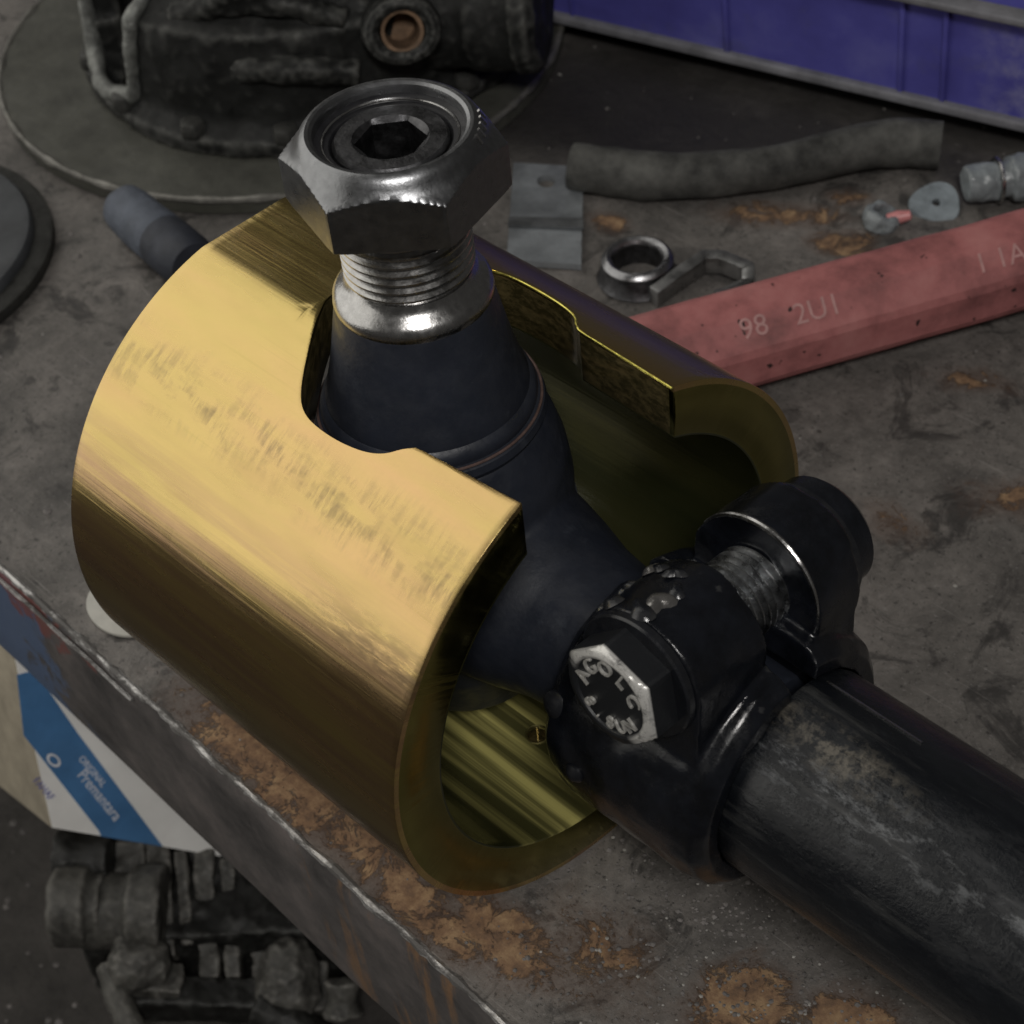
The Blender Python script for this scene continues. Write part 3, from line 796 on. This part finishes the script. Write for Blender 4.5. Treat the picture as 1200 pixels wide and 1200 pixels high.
prism(bm, r, (0, 0, .7)); obj('pressed_ridge', bm, simple("dull_grey_ridge", (.12, .125, .13), .5, .6, .35, 200, .4), pbase, pl)

# ------------------------------------------------------------------ ring collar and spring bracket
rb = (-97.5, 111.5, 0)
ring = thing('steel_collar', 'round steel collar nut standing next to the red bar', 'collar', rb)
bm = NB(); revolve(bm, [(5.6, 0), (8.8, 0), (9.4, .8), (8.4, 2.4), (7.9, 5.0), (7.4, 5.0), (5.6, 5.0)], rb, (0, 0, 1), 64, True); obj('collar_body', bm, DARKST, rb, ring)
bm = NB(); revolve(bm, [(5.6, 4.8), (7.9, 4.8), (8.15, 5.5), (7.6, 6.3), (6.9, 6.6), (6.0, 6.2), (5.6, 5.4)], rb, (0, 0, 1), 64, True); obj('collar_rim', bm, simple("rim_steel", (.33, .33, .34), .35, 1, .3, 400, .2), rb, ring)
bb = (-80, 117, 0)
bm = NB()
path = [Vector(q) for q in ((-88.5, 106.5, 2.6), (-88.0, 113.5, 3.4), (-86.8, 121.6, 4.4), (-83.0, 124.0, 4.6), (-76.2, 125.0, 4.2), (-73.4, 121.5, 3.2), (-75.5, 116.0, 2.6))]
P = []
for a_, b_ in zip(path, path[1:]):
    for k in range(7): P.append(a_.lerp(b_, k/7))
P.append(path[-1]); P.append(path[-1] + Vector((-1, -2, 0))); rowsb = []
for i, q in enumerate(P):
    d = (P[min(i+1, len(P)-1)] - P[max(0, i-1)]).normalized(); s = d.cross(Vector((0, 0, 1))).normalized()
    rowsb.append([bm.verts.new(q + s*a + Vector((0, 0, b))) for a, b in ((-1.3, -2.5), (1.5, -2.5), (1.7, 1.8), (-1.0, 2.1))])
for A, Bq in zip(rowsb, rowsb[1:]):
    for k in range(4): bm.faces.new((A[k], A[(k+1) % 4], Bq[(k+1) % 4], Bq[k]))
bm.faces.new(rowsb[0]); bm.faces.new(list(reversed(rowsb[-1])))
tag(obj('bent_clip', bm, simple("clip_steel", (.36, .36, .36), .38, 1, .3, 300, .3), bb, mods=bevel(.25, 2), smooth=40), 'bent steel strap clip half hidden by the red bar', 'clip')

# ------------------------------------------------------------------ blue crate
A_, B_ = Vector((-186.5, 173.8, 0)), Vector((-60, 205.9, 0)); cu = (B_-A_).normalized(); cn = Vector((-cu.y, cu.x, 0))
cb_ = A_.copy()
crate = thing('plastic_crate', 'blue violet plastic crate with grey lower rim behind the hose', 'crate', cb_)
crate.rotation_euler = (0, 0, math.atan2(cu.y, cu.x))
def cobj(name, bm, mat, mods=None, parent=crate):
    # crate local frame: x along the wall, y away from the camera
    o = obj(name, bm, mat, (0, 0, 0), None, 30, mods); o.parent = parent; o.location = (0, 0, 0); return o
bm = NB(); L0, L1 = -70, 210; H = 36.0; tilt = 2.6
prism(bm, [(L0, 0, 7), (L1, 0, 7), (L1, 150, 7), (L0, 150, 7)], (0, 0, 2)); cobj('crate_floor', bm, CRATE)
bm = NB(); prism(bm, [(L0, 0, 6.5), (L0, 2.2, 6.5), (L0, 2.2-tilt, H), (L0, -tilt, H)], (L1-L0, 0, 0)); cobj('front_wall', bm, CRATE)
bm = NB(); prism(bm, [(L0, 150, 6.5), (L0, 147.8, 6.5), (L0, 147.8+tilt, H), (L0, 150+tilt, H)], (L1-L0, 0, 0)); cobj('rear_wall', bm, CRATE)
for x in (L0, L1-2.2):
    bm = NB(); box(bm, (x+1.1, 75, (6.5+H)/2), (2.2, 146, H-6.5)); cobj('end_wall', bm, CRATE)
bm = NB(); box(bm, ((L0+L1)/2, -.7, 7.2), (L1-L0, 3.4, 2.6)); cobj('lower_rim', bm, CRATER, bevel(.7, 3))
bm = NB(); box(bm, ((L0+L1)/2, -1.6-tilt, H+.6), (L1-L0, 5.2, 2.0)); cobj('upper_rim', bm, CRATER, bevel(.6, 3))
for x, wd in ((8, 1.0), (52.5, 1.6), (98.8, 1.4), (109.5, 1.4), (-14, 1.4), (140, 1.6), (-40, 1.4), (170, 1.4)):
    bm = NB(); prism(bm, [(x, .1, 8.3), (x, -1.0, 8.3), (x, -1.0-tilt, H-.5), (x, .1-tilt, H-.5)], (wd, 0, 0)); cobj('rib', bm, CRATE, bevel(.35, 2))

for x in (-60, 60, 190):
    bm = NB(); prism(bm, [(x, 8, 0), (x+12, 8, 0), (x+12, 140, 0), (x, 140, 0)], (0, 0, 7.2)); cobj('foot_rail', bm, CRATER)

# ------------------------------------------------------------------ loose plastic and fitting bits beyond the bar
bm = NB(); revolve(bm, [(1.0, .4), (5.6, .4), (5.9, 1.0), (5.6, 1.8), (1.0, 1.8)], (-62, 174.5, 0), (.25, -.25, 1), 28, True, wob=lambda a, h: .08*math.sin(3*a+1))
tag(obj('plastic_washer', bm, simple("blue_grey_plastic", (.20, .23, .25), .4, 0, .3, 300, .2), (-62, 174.5, 0)), 'blue grey plastic disc with centre hole above the red bar', 'washer')
fb = (-52, 186, 0)
fit = thing('hose_fitting', 'grey cylindrical fitting with bright ring at right photo edge', 'fitting', fb)
fa = Vector((.62, .78, 0)).normalized()
bm = NB(); revolve(bm, [(0, -6), (4.0, -6), (4.2, -5), (4.2, 4), (5.4, 4.5), (5.4, 15), (4.6, 16), (0, 16)], (-54, 184, 5.4), fa, 40); obj('fitting_body', bm, CLEARP, fb, fit, 60, lumpy(.4, 2, 1.4, 4))
bm = NB(); revolve(bm, [(5.0+.5*math.cos(k*PI/4), 1.5+.5*math.sin(k*PI/4)) for k in range(8)], (-54, 184, 5.4), fa, 40, True); obj('fitting_ring', bm, STEEL, fb, fit)
cb2 = (-68, 163, 0)
cap = thing('plastic_plug', 'small clear plastic cap with pink tip against the red bar', 'plug', cb2)
bm = NB(); revolve(bm, [(2.6, 0), (4.2, 0), (4.4, 3.0), (3.6, 4.0), (2.6, 4.2)], (-68, 161, 0), (.25, .2, 1), 32, True); obj('cap_shell', bm, CLEARP, cb2, cap, 60, lumpy(.35, 2, 1.6, 3))
bm = NB(); revolve(bm, [(0, -2.5), (1.3, -2.5), (1.6, 0), (1.1, 2.8), (0, 3.2)], (-64.5, 163.5, 2.2), (.7, .6, .2), 20); obj('pink_tip', bm, PINK, cb2, cap)

# ------------------------------------------------------------------ rubber bush left of the sleeve
bx = Vector((-207, 48.5, 6.6)); bdv = (Vector((-176, 45.0, 6.6)) - bx).normalized()
bq = (-192, 46, 0)
bush = thing('rubber_bush', 'small slate grey rubber bush lying behind gold sleeve', 'bush', bq)
bm = NB(); revolve(bm, [(0, 0), (4.6, .2), (5.8, 1.2), (6.2, 5), (6.4, 12), (6.5, 18), (5.9, 20.5), (0, 20.6)], bx, bdv, 40, wob=lambda a, h: .05*mnoise.noise(Vector((math.cos(a)*1.5, math.sin(a)*1.5, h*.15))))
obj('bush_sleeve', bm, BUSH, bq, bush, 50)
bm = NB(); revolve(bm, [(0, 19.5), (6.4, 19.6), (6.7, 21), (6.7, 30), (5.6, 33), (0, 33)], bx, bdv, 40); obj('bush_collar', bm, BUSHD, bq, bush, 50)

# ------------------------------------------------------------------ grey disc at the left frame edge
db = (-242.5, -1.0, 0)
disc = thing('grey_disc', 'flat dark grey round disc cut by left photo edge', 'disc', db)
bm = NB(); revolve(bm, [(0, 6.5), (37.0, 6.5), (38.5, 6.2), (39.2, 5.2), (39.2, 3.5), (0, 3.5)], db, (0, 0, 1), 120); obj('disc_face', bm, PUCK, db, disc)
bm = NB(); revolve(bm, [(0, 0), (43.0, 0), (43.4, .6), (43.4, 3.2), (42.2, 3.8), (0, 3.8)], db, (0, 0, 1), 120); obj('rubber_skirt', bm, GEARD, db, disc)

# ------------------------------------------------------------------ hub casting at upper left
hb = Vector((-240, 126, 0)); hd = hb + Vector((6, 6, 0))
hub = thing('hub_casting', 'large black oily hub casting on round flange at upper left', 'hub', hb)
bm = NB(); revolve(bm, [(0, 0), (75.6, 0), (76.2, .6), (76.2, 3.8), (75.2, 4.6), (0, 5.0)], hb, (0, 0, 1), 160); obj('flange', bm, FLANGE, hb, hub)
pts = [hb + Vector((75.8*math.cos(a), 75.8*math.sin(a), 4.2)) for a in [2*PI*k/240 for k in range(241)]]
bm = NB(); tube(bm, pts, lambda t: .9 + .8*mnoise.noise(Vector((t*70, 0, 3))) + .4*mnoise.noise(Vector((t*190, 4, 3))), 8, False); obj('flange_edge', bm, simple("bright_flange_edge", (.17, .165, .15), .5, .5, .5, 220, .6), hb, hub)
# stepped drum with window openings, thick walls, webs and an arm: one oily casting
prof_h = [(61, 5), (61, 9), (58, 11.5), (57, 13), (56.0, 30), (55, 35), (50, 38), (47, 40), (45, 52), (42, 54)]
def dome_pt(a, s):            # a azimuth, s 0 (foot) .. 1 (top)
    t = s*(len(prof_h)-1); i = min(int(t), len(prof_h)-2); f = t-i
    r = prof_h[i][0]*(1-f) + prof_h[i+1][0]*f; z = prof_h[i][1]*(1-f) + prof_h[i+1][1]*f
    return hd + Vector((r*math.cos(a), r*math.sin(a), z))
bm = NB(); na, ns = 200, 36; G = []
for j in range(ns+1):
    s = j/ns
    G.append([bm.verts.new(dome_pt(2*PI*k/na, s)) for k in range(na)])
wins = [math.radians(d) for d in (-104, -150, 156, 102, 48)]
def in_win(a, s):
    for wa in wins:
        da = (a-wa+PI) % (2*PI) - PI
        if ((da/.29)**2 + ((s-.60)/.40)**2) < 1: return True
    return False
for j in range(ns):
    for k in range(na):
        if in_win(2*PI*(k+.5)/na, (j+.5)/ns): continue
        bm.faces.new((G[j][k], G[j][(k+1) % na], G[j+1][(k+1) % na], G[j+1][k]))
loose = [v for v in bm.verts if not v.link_faces]
for v in loose: bm.verts.remove(v)
def solid(o):
    m = o.modifiers.new("s", 'SOLIDIFY'); m.thickness = .008; m.offset = -1
    lumpy(1.0, 4, 1.8, 9)(o)
obj('hub_body', bm, CAST, hb, hub, 70, solid)
for wa in wins[:2]:           # thick worn lips round the openings
    bm = NB(); pts = []
    for k in range(97):
        t = 2*PI*k/96; pts.append(dome_pt(wa +   .305*math.cos(t), .60 + .42*math.sin(t)))
    tube(bm, pts, lambda t: 2.4 + .9*mnoise.noise(Vector((t*18, wa, 0))), 10, False); obj('window_lip', bm, CASTR, hb, hub, 70, lumpy(.8, 6, 1.2, 5))
bm = NB(); revolve(bm, [(0, 4), (34, 4), (34, 40), (30, 46), (0, 46)], hd, (0, 0, 1), 64); obj('hub_core', bm, GEARD, hb, hub)
# arm, eye boss and barrel on the right side
e0 = Vector((-172.5, 113.6, 35)); ea = Vector((.72, -.50, .30)).normalized()
bm = NB(); revolve(bm, [(4.4, -16), (8.2, -15), (8.6, -2), (8.0, .4), (6.6, 1.0), (5.0, .2), (4.4, -4)], e0, ea, 48, True, wob=lambda a, h: .16*math.cos(a)**2 - .04); obj('eye_boss', bm, CAST, hb, hub, 70, lumpy(.45, 3, .9, 4))
bm = NB(); revolve(bm, [(0, -10), (4.9, -10), (5.1, -.2), (4.2, -.4), (3.6, -9), (0, -9)], e0, ea, 40); obj('rusty_bore', bm, RUSTY, hb, hub, 50)
bm = NB(); revolve(bm, [(0, 0), (12, 0), (13, 3), (12.4, 12), (13.2, 14), (13, 24), (14.2, 25), (14.2, 29), (12, 31), (0, 31)], (-186, 131, 26), (.82, .55, .05), 48); obj('side_barrel', bm, CAST, hb, hub, 70, lumpy(.8, 3, 1.4, 7))
bm = NB()
tube(bm, spline([(-214, 98, 28), (-202, 106, 32), (-192, 114, 32), (-186, 120, 30)], 24), lambda t: 11-4*t, 20)
tube(bm, spline([(-222, 92, 30), (-212, 88, 40), (-202, 94, 45), (-194, 106, 42)], 24), lambda t: 4.0 - .8*t, 12)
tube(bm, spline([(-214, 92, 20), (-203, 88, 26), (-191, 95, 27), (-182, 106, 24)], 20), lambda t: 4.2 - 1.0*t, 12)
tube(bm, spline([(-222, 84, 36), (-208, 90, 41), (-196, 98, 41), (-186, 108, 36)], 20), lambda t: 3.4 - .8*t, 12)
obj('casting_arm', bm, CAST, hb, hub, 70, lumpy(.7, 4, 1.6, 6))
bm = NB(); revolve(bm, [(3.0, -3), (6.0, -3), (6.4, 1), (6.2, 3.2), (5.0, 4.0), (3.6, 3.4), (3.0, 1)], (-205, 106, 44), (.45, -.5, .72), 36, True); obj('boss_ring', bm, CASTR, hb, hub, 70, lumpy(.4, 2, .7, 3))
bm = NB(); revolve(bm, [(0, -2), (3.4, -2), (3.4, .8), (0, 1.2)], (-205, 106, 44), (.45, -.5, .72), 24); obj('boss_plug', bm, RUSTY, hb, hub, 50)
for k in range(6):
    a = math.radians(-118 + 24*k); q = hd + Vector((58.5*math.cos(a), 58.5*math.sin(a), 9))
    bm = NB(); revolve(bm, [(0, 0), (3.6, 0), (3.8, 1.5), (3.2, 4), (0, 4.3)], q, (0, 0, 1), 6); obj('hub_bolt', bm, GEARD, hb, hub, 30, bevel(.5, 2))

# ------------------------------------------------------------------ white tag peeping out behind the sleeve
bm = NB(); out = [(-112.6 + 9*math.cos(t) + 7, -27.5 + 6.6*math.sin(t)) for t in [2*PI*k/40 for k in range(40)]]
prism(bm, [(x, y, .1) for x, y in out], (0, 0, .9))
tg = obj('round_tag', bm, WHITEP, (-105, -28, 0), mods=bevel(.3, 2)); tag(tg, 'off-white rounded tag half hidden under rear of gold sleeve', 'tag')

# ------------------------------------------------------------------ carton under the bench
Cc = Vector((132.08, -129.83, 259.65)); CR = camo.rotation_euler.to_matrix(); FP = 2166.9
def sight(x, y, t):
    d = CR @ Vector(((x-600)/FP, -(y-600)/FP, -1)); d.normalize(); return Cc + d*t
p0, p1, p2, p3 = sight(60, 970, 470), sight(20, 785, 448), sight(240, 1000, 494), sight(0, 922, 494)
e1, e2, e3 = p1-p0, p2-p0, p3-p0
kb = tuple(p0)
carton = thing('carton', 'white and blue printed cardboard carton under the bench edge', 'carton', kb)
E1, E2, E3 = e1*1.35, e2*1.25, e3*1.3
bm = NB(); prism(bm, [p0, p0+E2, p0+E2+E1, p0+E1], E3)
obj('carton_shell', bm, CARD, kb, carton, 20, bevel(.4, 2))
fnrm = E1.cross(E2).normalized()
if fnrm.dot(Cc-p0) < 0: fnrm = -fnrm
u1, u2 = e1.normalized(), e2.normalized()
def fp(x, y, off=.35):        # pixel on the carton face -> point
    d = CR @ Vector(((x-600)/FP, -(y-600)/FP, -1)); t = (p0-Cc).dot(fnrm)/d.dot(fnrm); return Cc + d*t + fnrm*off
bm = NB(); prism(bm, [p0+fnrm*.05+E1*.004+E2*.004, p0+E2*.996+fnrm*.05, p0+E2*.996+E1*.99+fnrm*.05, p0+E1*.99+fnrm*.05], fnrm*.25); obj('printed_face', bm, CARTONW, kb, carton, 20)
bm = NB(); poly = [(27, 861), (115, 973), (117.5, 979), (190, 991), (90, 858), (40, 785), (19, 790)]
prism(bm, [fp(x, y) for x, y in poly], fnrm*.12); obj('blue_panel', bm, CARTONB, kb, carton, 20)
def ftext(bm, s, xa, ya, xb, yb, size, off=.55):
    a, b = fp(xa, ya, off), fp(xb, yb, off); x = (b-a).normalized(); y = fnrm.cross(x)
    text_mesh(bm, s, size, .03, basis(x, y, fnrm, (a+b)/2))
bm = NB(); ftext(bm, "Premantara", 78, 885, 152, 976, 3.9); ftext(bm, "ORIGINAL", 88, 880, 126, 926, 2.4)
obj('white_lettering', bm, WHITEL, kb, carton, 30, fix=False)
bm = NB(); cc = fp(62, 890, .5); rr = []
for k in range(32):
    t = 2*PI*k/32; rr.append((cc + (u1*math.cos(t) + u2*math.sin(t))*1.9, cc + (u1*math.cos(t) + u2*math.sin(t))*1.2))
for k in range(32):
    a, b = rr[k], rr[(k+1) % 32]; bm.faces.new([bm.verts.new(q) for q in (a[0], b[0], b[1], a[1])])
obj('round_logo', bm, WHITEL, kb, carton, 30)
bm = NB(); ftext(bm, "FAHAF", 34, 905, 66, 942, 2.6); obj('blue_lettering', bm, BLUEL, kb, carton, 30, fix=False)

# ------------------------------------------------------------------ grease-coated gearbox below the bench
gb = tuple(sight(230, 1110, 500)); gb = (gb[0], gb[1], -160)
gear = thing('gearbox', 'grease-coated grey ribbed gearbox casting on floor below the carton', 'gearbox', gb)
right = CR @ Vector((1, 0, 0)); upv = CR @ Vector((0, 1, 0)); bk = CR @ Vector((0, 0, 1))
right_h = Vector((right.x, right.y, 0)).normalized(); fwd_h = Vector((right_h.y, -right_h.x, 0))
def gp(x, y, t=492): return sight(x, y, t)
LU = lambda a=1.6, v=.7: lumpy(v, 3, a, 5)
GR = Matrix((right_h, fwd_h, Vector((0, 0, 1)))).transposed()
bm = NB(); revolve(bm, [(0, 0), (8.6, 0), (10.0, 1), (10.2, 9), (8.4, 10), (8.4, 13), (0, 13)], gp(62, 1062, 488), right, 40); obj('end_cap', bm, GEAR, gb, gear, 60, LU(1.0))
bm = NB(); revolve(bm, [(0, 0), (9.2, 0), (9.6, 2), (9.6, 12), (11.5, 13), (12, 17), (11.8, 21), (0, 21)], gp(96, 1068, 489), right, 40); obj('bearing_barrel', bm, GEAR, gb, gear, 60, LU(1.4))
bm = NB(); revolve(bm, [(0, 0), (7.0, 0), (7.4, 3), (6.2, 6), (7.2, 14), (0, 15)], gp(66, 1006, 492), right, 30); obj('dark_pipe', bm, GEARD, gb, gear, 60, LU(1.2))
bm = NB(); box(bm, gp(285, 1105, 514), (72, 30, 56), GR); obj('gear_case', bm, GEARD, gb, gear, 60, LU(3.0, .9))
for i, (x, y0, y1, wd, dp) in enumerate([(152, 990, 1105, 8.5, 9), (186, 985, 1125, 6.0, 7), (214, 1000, 1110, 3.2, 9), (240, 1000, 1150, 5.2, 8), (268, 1010, 1150, 4.0, 9), (304, 1035, 1160, 6.4, 7), (336, 1070, 1165, 3.6, 8), (366, 1100, 1190, 7.0, 7)]):
    a, b = gp(x, y0, 496), gp(x+8, y1, 490); c = (a+b)/2; ax = (b-a); ln = ax.length; ax.normalize()
    sd = (right - ax*right.dot(ax)).normalized(); nr = ax.cross(sd)
    bm = NB(); box(bm, c, (wd, dp, ln), Matrix((sd, nr, ax)).transposed()); obj('cooling_rib', bm, GEAR, gb, gear, 60, LU(1.9, .6))
bm = NB(); revolve(bm, [(0, 0), (5, 0), (7.6, 2), (7.2, 9), (5, 14), (0, 15)], gp(132, 1128, 484), right, 30); obj('clamp_foot', bm, GEAR, gb, gear, 60, LU(2.4))
bm = NB(); revolve(bm, [(0, -6), (6, -5), (8.2, 0), (7.0, 8), (4.5, 13), (0, 14)], gp(338, 1165, 482), upv, 30); obj('drain_boss', bm, GEAR, gb, gear, 60, LU(2.6))
bm = NB(); box(bm, gp(232, 1172, 486), (34, 8, 9), GR @ Matrix.Rotation(.15, 3, 'Y')); obj('lower_bracket', bm, GEARD, gb, gear, 60, LU(1.8))
bm = NB(); tube(bm, spline([gp(128, 1130, 484), gp(137, 1165, 482), gp(150, 1195, 480), gp(172, 1240, 478)], 16), 3.4, 12); obj('cable_stub', bm, GEAR, gb, gear, 60, LU(1.2, .5))
bm = NB(); box(bm, gp(180, 1160, 488), (13, 9, 15), GR @ Matrix.Rotation(.3, 3, 'Y')); obj('mounting_ear', bm, GEAR, gb, gear, 60, LU(2.2))
bm = NB(); revolve(bm, [(0, 0), (4.5, 0), (5, 1), (3.6, 4), (4.6, 9), (0, 10)], gp(402, 1192, 478), upv, 24); obj('pale_stub', bm, GEAR, gb, gear, 60, LU(1.6, .5))
bm = NB(); tube(bm, spline([gp(300, 1180, 480), gp(340, 1200, 478), gp(380, 1225, 476)], 10), 4.5, 12); obj('lower_pipe', bm, GEARD, gb, gear, 60, LU(1.6))

# ------------------------------------------------------------------ grit on the bench, nobody could count it
def grit(name, spots, mat, label):
    bm = NB()
    for (x, y, z, s) in spots:
        n = random.choice((5, 6)); h = s*random.uniform(.5, .9); a0 = random.random()*6
        ring = [bm.verts.new((x + s*random.uniform(.7, 1.1)*math.cos(a0+2*PI*k/n), y + s*random.uniform(.7, 1.1)*math.sin(a0+2*PI*k/n), z + h*random.uniform(0, .25))) for k in range(n)]
        t = bm.verts.new((x + s*random.uniform(-.3, .3), y + s*random.uniform(-.3, .3), z + h))
        b = bm.verts.new((x, y, z - .1))
        for k in range(n):
            bm.faces.new((ring[k], ring[(k+1) % n], t)); bm.faces.new((ring[(k+1) % n], ring[k], b))
    o = obj(name, bm, mat, smooth=20, fix=False); o['kind'] = 'stuff'; o['label'] = label; o['category'] = 'grit'
    return o
sp = []
for i in range(1300):
    x, y = random.gauss(28, 24), random.gauss(-8, 20)
    if y < -37: continue
    sp.append((x, y, 0, random.choice((.18, .22, .28, .35, .5))*random.uniform(.7, 1.2)))
for i in range(700):
    x, y = random.uniform(-330, 110), random.uniform(-36, 240)
    sp.append((x, y, 0, random.choice((.25, .3, .4, .55))*random.uniform(.7, 1.2)))
for (x, y) in [(-190, 0), (-128, 145), (-95, 160), (-88, 172), (-150, 158), (-176, -12), (-140, -22), (-66, 160), (-212, 28), (-207, 34), (-216, 38)]:
    sp.append((x, y, 0, random.uniform(.8, 1.2)))
grit('bench_grit', sp, GRITM, 'fine grey grit and metal crumbs strewn over the bench')
sp = []
for i in range(150):
    x, y = random.gauss(30, 22), random.gauss(-10, 17)
    if y < -37: continue
    sp.append((x, y, 0, random.uniform(.14, .42)))
for i in range(120): sp.append((random.uniform(-300, 110), random.uniform(-34, 230), 0, random.uniform(.2, .5)))
grit('pale_crumbs', sp, simple("pale_crumb", (.28, .27, .25), .7, 0, .3, 90, .2), 'pale metal crumbs speckling the bench round the black rod')
sp = []
for i in range(160):
    sp.append((random.gauss(-175, 30), random.gauss(-75, 25), -160, random.uniform(.4, 1.3)))
grit('floor_gravel', sp, GRITM, 'pale gravel crumbs scattered on the dark floor below')
for o in bpy.data.objects:
    if '_b' in o: del o['_b']
